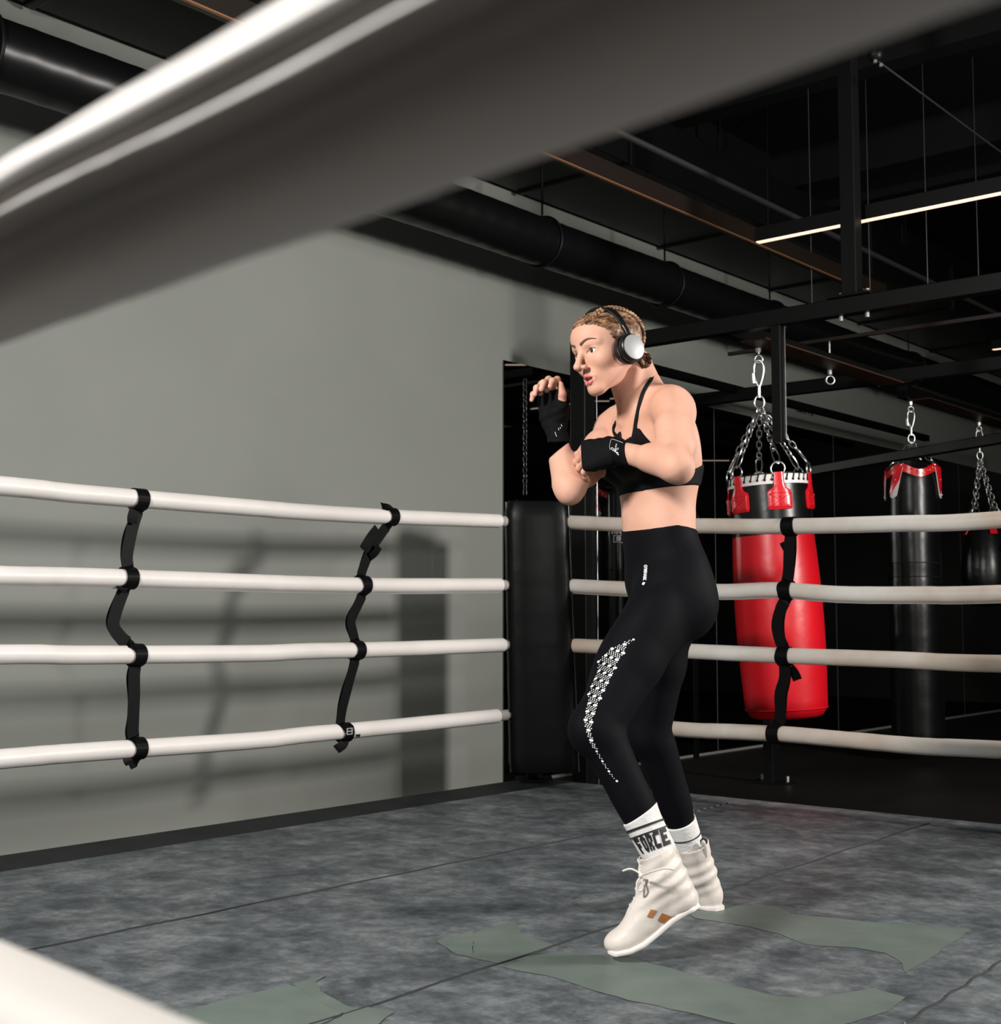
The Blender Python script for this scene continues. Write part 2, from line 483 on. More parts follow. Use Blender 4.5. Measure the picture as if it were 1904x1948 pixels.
# ropes --------------------------------------------------------------------------
Lp0, Ln = C0, NW
Rn = V((U2.y, -U2.x, 0))
R_ROPE = 0.0335
left = [[(0, 924), (160, 940), (480, 966), (580, 974), (740, 983), (948, 991)],
        [(0, 1095), (160, 1098), (480, 1108), (580, 1111), (740, 1114), (950, 1113)],
        [(0, 1245), (160, 1246), (480, 1243), (580, 1239), (740, 1235), (955, 1227)],
        [(0, 1444), (160, 1431), (480, 1409), (580, 1398), (740, 1383), (945, 1362)]]
right = [[(1076, 993), (1190, 998), (1330, 1000), (1490, 1001), (1700, 996), (1904, 988)],
         [(1080, 1114), (1200, 1120), (1370, 1125), (1480, 1122), (1600, 1130), (1750, 1131), (1904, 1129)],
         [(1085, 1228), (1150, 1231), (1330, 1240), (1480, 1247), (1700, 1255), (1904, 1263)],
         [(1088, 1362), (1280, 1386), (1400, 1392), (1500, 1397), (1600, 1406), (1750, 1419), (1904, 1426)]]
zs = [1.30, 0.97, 0.66, 0.33]
names = ['topmost', 'second from top', 'third from top', 'lowest']
def lip_profile(ang, size=0.10, width=0.16):
    def f(th, i, t):
        d = (th - ang + math.pi) % (2 * math.pi) - math.pi
        return 1 + size * math.exp(-(d / width) ** 2) - 0.06 * math.exp(-((d - 0.35) / 0.12) ** 2) + 0.010 * math.sin(i * 0.9 + th * 2) * math.sin(i * 0.23)
    return f
M['cover_stain'] = mat('white_vinyl_cover_stained', (0.74, 0.72, 0.68), 0.45, 0, 0.45, noise=(2.3, (0.52, 0.42, 0.34), 0.45, 6), bump=(14, 0.25, 0.006))
ROPES = {}
for side_i, (data, p0, n, far, col_, sname) in enumerate(((left, C0, NW, C_L, M['cover'], 'along the grey wall'), (right, C0, Rn, C_R, M['cover_stain'], 'in front of the punch bags'))):
    for k in range(4):
        pts = [PPL(x, y, p0, n) for x, y in data[k]]
        endz = zs[k]
        farp = V((far.x, far.y, endz))
        if side_i == 0:
            q = pts[0]; mid = q + (farp - q) * 0.5; mid.z = q.z - 0.0
            pts = [farp, mid] + pts
            near_end = pts[-1]
        else:
            q = pts[-1]; mid = q + (farp - q) * 0.5
            pts = pts + [mid, farp]
            near_end = pts[0]
        post = V((C0.x, C0.y, near_end.z + (0.002)))
        t = thing('ring_rope', (pts[0] + pts[-1]) / 2, 'white ring rope %s, %s of the four' % (sname, names[k]), 'ring rope', None)
        ang = {0: math.pi * 1.5 if k in (1,) else math.pi * 1.45, 1: math.pi * (0.62 if k == 2 else 1.5)}[side_i]
        siz = 0.13 if (side_i == 0 and k == 1) or (side_i == 1 and k in (1, 2)) else 0.05
        sp = spline(pts, 14)
        MB().tube(sp, R_ROPE, 28, prof=lip_profile(ang, siz), up=Z).build('rope_cover', col_, t, smooth=True)
        core = MB()
        core.tube([near_end, near_end * 0.4 + post * 0.6, post - bis * 0.06], 0.026, 14)
        core.build('rope_end', M['rope_core'], t, smooth=True)
        ROPES[(side_i, k)] = sp

# foreground ropes -------------------------------------------------------------------
FD = V((-(2452.0), 2551, 0)).normalized()      # direction of the near ropes
def fore_rope(px, py, depth, zend, flaps, label, tilt=0.0):
    a = P(px, py, depth)
    pts = [a + FD * s + Z * (tilt * s) for s in (-1.0, -0.6, -0.3, -0.1, 0.0, 0.25, 0.6)]
    endp = V((C_L.x, C_L.y, zend))
    pts += [pts[-1] * 0.5 + endp * 0.5 + Z * 0.0, endp]
    sp = spline(pts, 22)
    t = thing('ring_rope', a, label, 'ring rope', None)
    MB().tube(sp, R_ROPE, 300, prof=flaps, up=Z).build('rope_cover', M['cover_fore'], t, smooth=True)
    return sp
def g(d, w): return math.exp(-(d / w) ** 2)
FT = [-180, -90, -60, -40, -20, -5, 2, 5, 8, 11, 14, 18, 24, 32, 37, 39.5, 42, 46, 60, 90, 180]
FR = [1, 1, 1, .97, .94, .96, 1.02, 1.09, 1.07, .95, 1.0, 1.09, 1.14, 1.10, 1.03, .93, 1.0, 1.02, 1.0, 1, 1]
def flaps_a(th, i, t):
    # 0 deg = sideways towards the camera side, measured upwards
    a = math.degrees(th)
    if a > 180: a -= 360
    a = 180 - a if a >= 0 else -180 - a
    if a > 180: a -= 360
    w = 1.2 * math.sin(i * 0.11) + 0.8 * math.sin(i * 0.31 + 1)
    return float(np.interp(a - w + 16, FT, FR)) + 0.006 * math.sin(i * 0.5 + a * 0.05)
def flaps_b(th, i, t):
    a = math.degrees(th)
    return 1 + 0.02 * math.sin(th * 3 + i * .05) + 0.04 * g(a - 60, 8)
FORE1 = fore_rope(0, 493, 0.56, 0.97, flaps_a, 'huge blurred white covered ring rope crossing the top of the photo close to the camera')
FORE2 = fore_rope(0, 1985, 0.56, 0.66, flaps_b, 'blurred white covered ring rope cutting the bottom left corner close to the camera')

# rope spacer straps ----------------------------------------------------------------------
def ribbon(mb, pts, wdir, width, thick=0.002):
    """flat strap along pts; wdir = width direction; per point widths allowed"""
    N = len(pts); vs = []; fs = []
    for i in range(N):
        t = (pts[min(i + 1, N - 1)] - pts[max(i - 1, 0)]).normalized()
        w = wdir[i] if isinstance(wdir, list) else wdir
        w = (w - t * w.dot(t)).normalized(); nn = t.cross(w)
        h = (width[i] if hasattr(width, '__len__') else width) / 2
        for a, b in ((-h, -thick / 2), (h, -thick / 2), (h, thick / 2), (-h, thick / 2)):
            vs.append(pts[i] + w * a + nn * b)
    for i in range(N - 1):
        for j in range(4):
            l = (j + 1) % 4
            fs.append((i * 4 + j, i * 4 + l, (i + 1) * 4 + l, (i + 1) * 4 + j))
    fs.append((3, 2, 1, 0)); k = (N - 1) * 4; fs.append((k, k + 1, k + 2, k + 3))
    return mb.add(vs, fs)
def spacer(path, p0, n, along, ropey, wpx, label, flaps=(), buckle=None):
    """path: px centre line; ropey: rope centre heights in px for the four ropes"""
    top = PPL(*path[0], p0, n)
    t = thing('rope_spacer_strap', PPL(*path[-1], p0, n), label, 'strap', 'black rope spacer straps')
    base = [PPL(x, y, p0, n) for x, y in path]
    sp = spline(base, 8)
    ropez = []
    for (rx, ry) in ropey: ropez.append(PPL(rx, ry, p0, n))
    out = []
    for q in sp:
        off = 0.004
        for rz in ropez:
            d = abs(q.z - rz.z)
            if d < 0.045:
                off = max(off, math.sqrt(max(0, 0.0385 ** 2 - d * d)) if d < 0.0385 else 0.004)
        out.append(q + n * off)
    depth = (top - CAM).length
    w = wpx / FPX * depth
    mb = MB(); ribbon(mb, out, along, w)
    # second layer behind, offset sideways a touch
    out2 = [q * 2 - q for q in sp]
    out2 = []
    for i, q in enumerate(sp):
        off = -0.003
        for rz in ropez:
            d = abs(q.z - rz.z)
            if d < 0.0385: off = -math.sqrt(max(0, 0.0385 ** 2 - d * d))
        out2.append(q + n * off - along * 0.004 * math.sin(i * 0.31))
    ribbon(mb, out2, along, w * 0.95)
    mb.build('webbing', M['strap'], t)
    for rz, (rx, ry) in zip(ropez, ropey):
        # short band closed round the rope
        c = min(sp, key=lambda q: (q - rz).length); c = V((c.x, c.y, rz.z))
        pts = [c + n * (0.0395 * math.cos(a)) + Z * (0.0395 * math.sin(a)) for a in [2 * math.pi * k / 24 for k in range(25)]]
        ribbon(MB(), pts, along, w, 0.003).build('rope_loop', M['strap'], t)
    for fl in flaps:
        fp = [PPL(x, y, p0, n) + n * (0.012 + 0.006 * i) for i, (x, y) in enumerate(fl)]
        ribbon(MB(), spline(fp, 5), along, w * 0.8).build('loose_tail', M['strap'], t)
    if buckle:
        b = PPL(*buckle, p0, n) + n * 0.045
        k = MB()
        for dz in (-0.012, 0, 0.012): k.beam(b - along * 0.014 + Z * dz, b + along * 0.014 + Z * dz, 0.004, 0.004)
        for dx in (-0.014, 0.014): k.beam(b + along * dx - Z * 0.013, b + along * dx + Z * 0.013, 0.004, 0.004)
        k.build('buckle', M['zinc'], t)
    return t
spacer([(263, 936), (262, 965), (254, 992), (247, 1020), (240, 1060), (243, 1085), (241, 1110), (232, 1128), (219, 1165), (215, 1192), (232, 1216), (255, 1234), (258, 1256), (254, 1282), (254, 1320), (252, 1370), (252, 1398), (259, 1420), (256, 1444), (244, 1452)],
       C0, NW, U1, [(262, 950), (242, 1100), (257, 1246), (258, 1424)], 25, 'black webbing spacer strap kinked between the ropes at the far left of the wall side',
       flaps=[[(252, 970), (246, 985), (244, 996)], [(240, 1098), (228, 1116), (222, 1124)], [(240, 1432), (238, 1446), (240, 1452)]])
spacer([(738, 966), (742, 990), (728, 1010), (708, 1040), (692, 1075), (686, 1098), (690, 1125), (680, 1150), (667, 1180), (671, 1205), (677, 1230), (676, 1252), (668, 1280), (660, 1310), (650, 1350), (647, 1376), (654, 1392)],
       C0, NW, U1, [(741, 983), (690, 1113), (677, 1237), (655, 1393)], 21, 'black webbing spacer strap with loose ends beside its metal buckle, nearer the corner post',
       flaps=[[(714, 1005), (700, 1020), (688, 1036), (681, 1046)], [(722, 962), (735, 968), (745, 985)], [(700, 1060), (708, 1052), (714, 1040)], [(654, 1385), (665, 1382), (672, 1388), (668, 1398)], [(655, 1398), (650, 1412), (640, 1420), (630, 1425)]], buckle=(651, 1390))
spacer([(1503, 990), (1503, 1020), (1503, 1050), (1499, 1090), (1496, 1110), (1497, 1132), (1484, 1160), (1480, 1190), (1483, 1218), (1493, 1238), (1492, 1260), (1492, 1290), (1486, 1320), (1484, 1350), (1482, 1374), (1476, 1388), (1474, 1416)],
       C0, Rn, U2, [(1503, 1001), (1496, 1123), (1491, 1248), (1478, 1396)], 24, 'black webbing spacer strap hanging in front of the red punch bag',
       flaps=[[(1500, 1270), (1507, 1280), (1512, 1294)], [(1488, 1030), (1492, 1040), (1497, 1050)], [(1478, 1400), (1484, 1410), (1487, 1418)]], buckle=(1482, 1400))

# ducts and overhead black work --------------------------------------------------------------
def along_wall(off, z, s0, s1):
    a = W0 + NW * off - U1 * 0; return (V((a.x, a.y, z)) + U1 * s0, V((a.x, a.y, z)) + U1 * s1)
def depth_line(px, py, off):
    """point on the vertical plane parallel to the wall at distance off"""
    return PPL(px, py, W0 + NW * off, NW)
DOFF = 0.45
q = depth_line(0, 105, DOFF)
dz = q.z
t = thing('ventilation_duct', V((W0.x, W0.y, dz)) + NW * DOFF, 'round black spiral ventilation duct hung along the grey wall', 'duct')
a, b = along_wall(DOFF, dz, -6.5, 8.5)
N = 400; pts = [a + (b - a) * (i / N) for i in range(N + 1)]
def spiral(th, i, t_):
    ph = (i * 15.0 / N / 0.15 - th / (2 * math.pi)) % 1.0
    return 1.0 + 0.025 * math.exp(-((ph - 0.5) / 0.07) ** 2) + 0.012 * math.sin(i * 0.13 + th)
MB().tube(pts, 0.128, 48, prof=spiral, up=Z).build('duct_tube', M['duct'], t, smooth=True)
for s in (-3.4, -0.2, 1.0, 2.3, 4.6):
    c = V((W0.x, W0.y, dz)) + NW * DOFF + U1 * s
    col_ = MB().torus(c, NW, Z, 0.136, 0.008, 32, 8)
    col_.cyl(c + Z * 0.13, V((c.x, c.y, CEIL)), 0.006, 8)
    col_.build('hanger', M['black_metal'], t, smooth=True)
# dark bulkhead duct above
BO = 0.03
q = depth_line(0, -8, BO)
zb = q.z
t = thing('rectangular_duct', V((W0.x, W0.y, zb)) + NW * BO, 'wide flat black rectangular duct hung high beside the round one', 'duct')
a, b = along_wall(BO + 0.40, zb + 0.17, -6.5, 8.5)
MB().beam(a, b, 0.78, 0.34).build('duct_body', M['duct'], t, bevel=0.01)
for s in (-4.8, -3.0, -1.5, 0.1, 1.6, 3.1, 4.6, 6.1):
    c = V((W0.x, W0.y, zb + 0.17)) + NW * (BO + 0.41) + U1 * s
    MB().box(c, U1, NW, Z, 0.02, 0.40, 0.185).build('duct_flange', M['duct'], t, bevel=0.004)
for s in (-2.35, 0.75, 2.2):
    c = V((W0.x, W0.y, zb + 0.10)) + NW * (BO + 0.14) + U1 * s
    MB().ico(c, 0.14, 24, (1, 1, 0.6)).build('duct_elbow', M['duct'], t, smooth=True)
for s in (-4, -1, 2, 5):
    c = V((W0.x, W0.y, zb + 0.3)) + NW * (BO + 0.22) + U1 * s
    MB().cyl(c, V((c.x, c.y, CEIL)), 0.012, 8).build('hanger_rod', M['black_metal'], t)

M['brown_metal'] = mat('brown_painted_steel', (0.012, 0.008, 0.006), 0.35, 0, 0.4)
M['bright_pipe'] = mat('bright_steel_conduit', (0.55, 0.55, 0.54), 0.3, 0.9)
def pipe_u1(px, py, z, r, m, name, label, cat, s0=-6, s1=8, box=None, stubs=()):
    p = PZ(px, py, z)
    o = p - U1 * 0
    mb = MB()
    L0, L1 = o + U1 * s0, o + U1 * s1
    if box: mb.beam(L0, L1, box[0], box[1])
    else: mb.cyl(L0, L1, r, 12)
    k = mb
    for s in stubs:
        c = o + U1 * s
        k.cyl(c, V((c.x, c.y, CEIL)), 0.02 if box else 0.008, 8)
    ob = mb.build(name, m, smooth=not box)
    return tag(ob, label, cat)
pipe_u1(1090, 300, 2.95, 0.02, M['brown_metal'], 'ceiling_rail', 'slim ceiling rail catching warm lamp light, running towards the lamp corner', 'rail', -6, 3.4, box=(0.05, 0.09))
_p = PZ(1090, 300, 2.95)
M['copper'] = mat('painted_lamp_highlight', (0.42, 0.20, 0.10), 0.4, 0.7)  # warm lamp highlight on the rail's lower edge, painted as a strip
tag(MB().beam(_p - Z * 0.049 - U1 * 6 + NW * 0.02, _p - Z * 0.049 + U1 * 3.4 + NW * 0.02, 0.014, 0.006).build('rail_highlight_strip', M['copper']), 'thin copper coloured strip painting the warm lamp highlight under the slim ceiling rail', 'trim')
pipe_u1(1190, 258, 3.1, 0.016, M['wire'], 'ceiling_conduit', 'thin grey steel conduit high above the rail', 'pipe', -5, 5.4)
pipe_u1(1672, 118, 3.3, 0.005, M['wire'], 'steel_cable', 'thin steel cable stretched diagonally under the ceiling at top right', 'cable', -0.02, 4.5)
pipe_u1(420, 20, 2.98, 0.016, M['bright_pipe'], 'ceiling_conduit', 'shiny steel conduit at the top left above the wide duct', 'pipe', -2.5, 1.0)
pipe_u1(455, 10, 3.0, 0.010, M['brown_metal'], 'ceiling_conduit', 'dark brown conduit right of the shiny one at top left', 'pipe', -2.5, 1.2)
# ceiling beams across
for i, (px, py) in enumerate(((1700, 80), (1500, 330), (1300, 430))):
    p = PZ(px, py, CEIL - 0.14)
    ob = MB().beam(p - U2 * 6 , p + U2 * 1.5, 0.16, 0.28).build('ceiling_beam', M['black_paint'])
    tag(ob, ['nearest black steel beam under the black ceiling', 'middle black steel beam under the black ceiling', 'farthest black steel beam under the black ceiling'][i], 'beam')
# bracket and its bolts at the cable's upper end
c = PZ(1665, 112, 3.3)
t = thing('cable_bracket', c, 'black cable bracket with two bright bolts just under the blurred rope at top right', 'bracket')
MB().ico(c + Z * 0.02, 0.035, 16, (1, 1, 1.0)).build('bracket_body', M['black_metal'], t, smooth=True)
for (px, py) in ((1664, 118), (1675, 125)):
    cc = P(px, py, c.y - 0.04)
    MB().cyl(cc, cc - V((0, 0.012, 0)), 0.009, 6).build('bolt', M['zinc'], t)

# LED lights ------------------------------------------------------------------------------------
def led(a, b, label, w=0.045, h=0.07, cables=(), group=None):
    t = thing('linear_light', (a + b) / 2, label, 'light', group)
    MB().beam(a + Z * (h / 2), b + Z * (h / 2), w, h).build('housing', M['black_metal'], t)
    e = (b - a).normalized() * 0.004
    MB().beam(a + e - Z * 0.002, b - e - Z * 0.002, w * 0.75, 0.006).build('diffuser', M['led'], t)
    for s in cables:
        c = a + (b - a) * s + Z * h
        MB().cyl(c, V((c.x, c.y, CEIL)), 0.0028, 6).build('hanging_wire', M['wire'], t)
    return t
a = PZ(1440, 461, 2.72)
led(a, a - U2 * 4.2, 'long warm linear lamp hung on wires at the upper right', cables=(0.115, 0.46, 0.9))
a = PZ(1888, 665, 3.0)
led(a, a - U2 * 3.0, 'distant warm linear lamp at the right edge below the long one', cables=(0.1, 0.9))
# lamps in the rest of the gym, seen in the mirrors
def mirrored(px, py, d):
    p = P(px, py, d); return p - NW * (2 * (p - W0).dot(NW))
gl = [((1330, 876), (1385, 858), 15), ((1368, 876), (1412, 872), 17), ((1430, 871), (1465, 869), 17), ((1518, 829), (1546, 822), 13), ((1518, 868), (1531, 867), 18), ((1557, 867), (1640, 865), 18), ((1664, 863), (1691, 862), 18), ((957, 694), (998, 690), 10.5), ((1078, 769), (1092, 765), 13), ((1123, 763), (1157, 757), 13)]
for i, (p, q_, d) in enumerate(gl):
    a = mirrored(*p, d); b = mirrored(*q_, d); b.z = a.z
    led(a, b, 'warm linear ceiling lamp across the gym, seen only as a glint in the wall mirrors', 0.05, 0.06, (0.5,), 'lamps reflected in the mirrors')
# free-hanging thin wires
for i, (px, py0, py1, z1, txt) in enumerate(((1545, 310, 600, 2.62, 'thin steel drop wire left of the black ceiling post'), (1765, 330, 556, 2.75, 'thin faint drop wire right of the black ceiling post'), (1655, 380, 560, 2.8, 'faint drop wire close beside the black ceiling post'))):
    p = PZ(px, py1, z1)
    tag(MB().cyl(p, V((p.x, p.y, CEIL)), 0.003, 6).build('drop_wire', M['wire']), txt, 'wire')
# ------------------------------------------------------------------ bag rig
RF = P(1480, 605, 6.5)                 # a point of the front beam's centre line
RN = V((U2.y, -U2.x, 0))               # normal of the front plane
RZ = RF.z
def front(px, py): return PPL(px, py, RF, RN)
rig = thing('punch_bag_rig', V((RF.x, RF.y, FLOOR)), 'black bolted square tube steel rig that carries the punch bags', 'bag rig')
fl_ = front(1108, 700); fr_ = front(2300, 500)
ends = [V((fl_.x, fl_.y, RZ)), V((fr_.x, fr_.y, RZ))]
MB().beam(ends[0], ends[1], 0.07, 0.08).build('front_beam', M['black_metal'], rig, bevel=0.004)
# left upright
MB().beam(V((fl_.x, fl_.y, FLOOR)), V((fl_.x, fl_.y, RZ + 0.04)), 0.10, 0.10, up=U2).build('upright', M['black_metal'], rig, bevel=0.004)
eb = MB()
for px in (1091, 1125):
    q_ = front(px, 900); q_ = V((q_.x, q_.y, 0)) + RN * 0.052
    eb.beam(V((q_.x, q_.y, FLOOR)), V((q_.x, q_.y, RZ)), 0.004, 0.004)
eb.build('upright_edge', M['steel'], rig)
# lower bar and the short hanger stub
lb = front(1480, 842); LZ = lb.z
l0 = front(1250, 850); l1 = front(2300, 700)
MB().beam(V((l0.x - 1.3 * -U2.x * -1, l0.y + 1.3 * U2.y, LZ)), V((l1.x, l1.y, LZ)), 0.05, 0.05).build('lower_bar', M['black_metal'], rig, bevel=0.004)
s0 = front(1480, 700)
MB().beam(V((s0.x, s0.y, LZ)), V((s0.x, s0.y, RZ)), 0.05, 0.05, up=U2).build('upright', M['black_metal'], rig, bevel=0.003)
ed = front(1489, 700) + RN * 0.026
MB().beam(V((ed.x, ed.y, LZ + 0.02)), V((ed.x, ed.y, RZ - 0.04)), 0.002, 0.002).build('upright_edge', M['steel'], rig)
# column from the ceiling down to the front beam
c_ = front(1621, 560)
col_ = MB().beam(V((c_.x, c_.y, RZ + 0.05)), V((c_.x, c_.y, CEIL)), 0.075, 0.075, up=U2)
col_.box(V((c_.x, c_.y, RZ + 0.046)), U2, RN, Z, 0.11, 0.06, 0.006)
col_.build('ceiling_column', M['black_metal'], rig, bevel=0.003)
# cross beams that carry the hooks (run away from the front beam)
J1 = front(1372, 640); J1 = V((J1.x, J1.y, RZ))
X2 = PZ(1652, 722, RZ)                                     # second cross beam passes here
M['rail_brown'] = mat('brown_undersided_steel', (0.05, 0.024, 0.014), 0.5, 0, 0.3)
s_ = (X2 - J1).dot(U1)
HB = MB().beam(J1, J1 + U1 * s_, 0.07, 0.08)
HB.build('hook_beam', M['black_metal'], rig, bevel=0.004)
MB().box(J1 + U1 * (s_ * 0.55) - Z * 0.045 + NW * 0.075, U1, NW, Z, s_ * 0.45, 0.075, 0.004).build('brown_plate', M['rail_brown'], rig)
a2 = X2 + U2 * 1.3; b2 = X2 - U2 * 4.5
MB().beam(a2, b2, 0.07, 0.08).build('rear_beam', M['black_metal'], rig, bevel=0.004)
J2 = PZ(1715, 745, RZ)
MB().beam(J2, J2 + U1 * 3.4, 0.07, 0.08).build('hook_beam', M['black_metal'], rig, bevel=0.004)
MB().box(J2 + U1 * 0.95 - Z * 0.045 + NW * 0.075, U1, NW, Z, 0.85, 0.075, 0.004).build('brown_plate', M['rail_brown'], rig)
# a further front-to-back wall beam and the angled braces
w1 = PZ(1500, 762, RZ - 0.05)
MB().beam(V((a2.x, a2.y, RZ)), V((a2.x, a2.y, FLOOR)), 0.06, 0.06, up=U2).build('upright', M['black_metal'], rig, bevel=0.003)
# beams closer to the wall seen behind the boxer's shoulder
k1 = PPL(1235, 700, W0 + NW * 0.35, NW)
MB().beam(V((k1.x, k1.y, k1.z)) - U1 * 0.15, V((k1.x, k1.y, k1.z)) + U1 * 4.2, 0.05, 0.05).build('wall_side_beam', M['black_metal'], rig, bevel=0.003)
k2 = PZ(1620, 640, RZ + 0.12)
MB().beam(k2 + U2 * 0.8, k2 - U2 * 5.2, 0.025, 0.02).build('upper_rail', M['brown_metal'], rig)
# bolts
bolts = []
for px, py in ((1303, 635), (1343, 629), (1480, 605), (1097, 842)):
    q_ = front(px, py) + RN * 0.036
    if px < 1200: q_ = q_ + RN * 0.018
    r_ = 0.014 if px < 1500 else 0.01
    MB().lathe(q_, [(r_, 0), (r_, 0.004), (r_ * 0.8, 0.010), (0.003, 0.013)], 14, RN).build('bolt', M['zinc'], rig, smooth=True)
for px, py in ((1600, 606), (1650, 598)):
    q_ = front(px, py); q_ = V((q_.x, q_.y, RZ - 0.042))
    MB().cyl(q_, q_ - Z * 0.022, 0.011, 6).build('bolt', M['zinc'], rig)
for px, py in ((1601, 573), (1650, 562)):
    q_ = front(px, py); q_ = V((q_.x, q_.y, RZ + 0.05))
    MB().cyl(q_, q_ + Z * 0.022, 0.011, 6).build('bolt', M['zinc'], rig)
for px, py in ((1635, 720), (1671, 731)):
    q_ = PPL(px, py, X2 + RN * 0.036, RN)
    MB().cyl(q_, q_ + RN * 0.02, 0.013, 6).build('bolt', M['zinc'], rig)
# post with base plate standing behind the red bag
bp = PZ(1466, 1490, FLOOR)
t = thing('steel_upright', bp, 'black steel upright bolted to the floor by its base plate below the red bag', 'upright')
MB().beam(bp, bp + Z * 1.1, 0.06, 0.06, up=U2).build('tube', M['black_metal'], t, bevel=0.003)
MB().box(bp + Z * 0.006, U2, RN, Z, 0.11, 0.08, 0.006).build('base_plate', M['black_metal'], t)
for sx in (-1, 1):
    MB().cyl(bp + U2 * (0.08 * sx) + Z * 0.012 + RN * 0.05, bp + U2 * (0.08 * sx) + Z * 0.04 + RN * 0.05, 0.010, 6).build('anchor_bolt', M['zinc'], t)

# ------------------------------------------------------------------ chains, hooks, bags
def link(mb, c, d, side, L, W, r):
    """one chain link: stadium along d, flat in the plane of (d, side)"""
    pts = []
    n = 5
    for k in range(n + 1):
        a = -math.pi / 2 + math.pi * k / n
        pts.append(c + d * (L / 2 - W / 2 + math.cos(a) * W / 2) + side * (math.sin(a) * W / 2))
    for k in range(n + 1):
        a = math.pi / 2 + math.pi * k / n
        pts.append(c - d * (L / 2 - W / 2 - math.cos(a) * W / 2) + side * (math.sin(a) * W / 2))
    mb.tube(pts, r, 6, closed=True)
def chain(mb, a, b, L=0.036, W=0.022, r=0.0026, twist=0.4):
    d = (b - a); D = d.length; d = d / D
    n = max(2, int(D / (L * 0.74))); st = D / n
    s = d.cross(V((0.3, 1, 0.1))).normalized(); u = s.cross(d)
    for i in range(n):
        ang = (math.pi / 2) * (i % 2) + twist
        side = s * math.cos(ang) + u * math.sin(ang)
        link(mb, a + d * (st * (i + 0.5)), d, side, st * 1.32, W, r)
def carabiner(mb, top, h, w, r):
    pts = []
    for k in range(28):
        a = 2 * math.pi * k / 28
        ww = w * (0.62 + 0.38 * math.sin(a)) if True else w
        pts.append(top - Z * (h / 2) + Z * (h / 2 * math.sin(a)) + V((0.95, -0.3, 0)).normalized() * (ww / 2 * math.cos(a)))
    mb.tube(pts, r, 8, closed=True)
def hook_set(parent, top, z_end, s=1.0):
    """eye bolt, carabiner, swivel; returns the lower end"""
    hw = MB()
    hw.cyl(top + Z * 0.10, top - Z * 0.03, 0.006 * s, 8)
    hw.cyl(top - Z * 0.0, top - Z * 0.022, 0.014 * s, 6)
    hw.torus(top - Z * 0.05 * s, V((1, 0, 0)), Z, 0.018 * s, 0.0045 * s, 16, 8)
    hw.build('eye_bolt', M['steel'], parent, smooth=True)
    cb = MB(); h = 0.125 * s
    carabiner(cb, top - Z * 0.055 * s, h, 0.062 * s, 0.0062 * s)
    cb.cyl(top - Z * 0.115 * s + V((-.026, 0, 0)) * s, top - Z * 0.16 * s + V((-.022, 0, 0)) * s, 0.0105 * s, 10)
    cb.build('carabiner', M['steel'], parent, smooth=True)
    sw = MB(); z0 = top - Z * (0.055 + 0.115) * s
    sw.cyl(z0, z0 - Z * 0.055 * s, 0.0085 * s, 12)
    sw.torus(z0 - Z * 0.075 * s, V((1, 0, 0)), Z, 0.022 * s, 0.005 * s, 16, 8, ry=0.030 * s)
    sw.build('swivel', M['steel'], parent, smooth=True)
    return z0 - Z * 0.10 * s

# ---- big red bag
hk = PPL(1443, 682, J1, NW)
hk.z = RZ - 0.05
redtop = P(1459, 912, hk.y)
dR = hk.y
ztop_b = redtop.z
zbot_b = P(1495, 1366, dR).z
rb = thing('punch_bag', V((redtop.x, redtop.y, zbot_b)), 'big red leather punch bag with a black top, red strap patches and white lacing', 'punch bag')
axis_top = V((P(1462, 920, dR).x, dR, ztop_b)); axis_bot = V((P(1496, 1370, dR).x, dR - 0.02, zbot_b))
ax = (axis_top - axis_bot).normalized(); Lb = (axis_top - axis_bot).length
Rr = 82 / FPX * dR * 0.985
body_prof = []
zsplit = Lb * 0.775
def rr(h):
    k = h / Lb
    return Rr * (0.93 + 0.10 * math.sin(math.pi * min(1, k * 1.15)) - 0.03 * k)
for h in (0.0, 0.004, 0.015, 0.04):
    body_prof.append((Rr * {0.0: 0.55, 0.004: 0.72, 0.015: 0.83, 0.04: 0.905}[h], h))
for i in range(2, 41):
    h = Lb * i / 40
    if h <= zsplit: body_prof.append((rr(h), h))
mbb = MB().lathe(axis_bot, body_prof, 64, ax)
mbb.build('red_body', M['bag_red'], rb, smooth=True)
seam_ = MB(); seam_.torus(axis_bot + ax * 0.052, ax.cross(V((0, 1, 0))).normalized(), ax.cross(ax.cross(V((0, 1, 0)))).normalized(), Rr * 0.945, 0.0035, 64, 6)
seam_.build('seam', M['patch_red'], rb, smooth=True)
tp = [(rr(zsplit) * 1.012, zsplit - 0.02)]
for i in range(8): tp.append((rr(zsplit) * (1.012 - 0.002 * i), zsplit + (Lb - zsplit) * i / 7))
tp += [(Rr * 0.93, Lb + 0.012), (Rr * 0.88, Lb + 0.014), (Rr * 0.8, Lb - 0.005)]
MB().lathe(axis_bot, tp, 64, ax).build('black_top', M['bag_black'], rb, smooth=True)
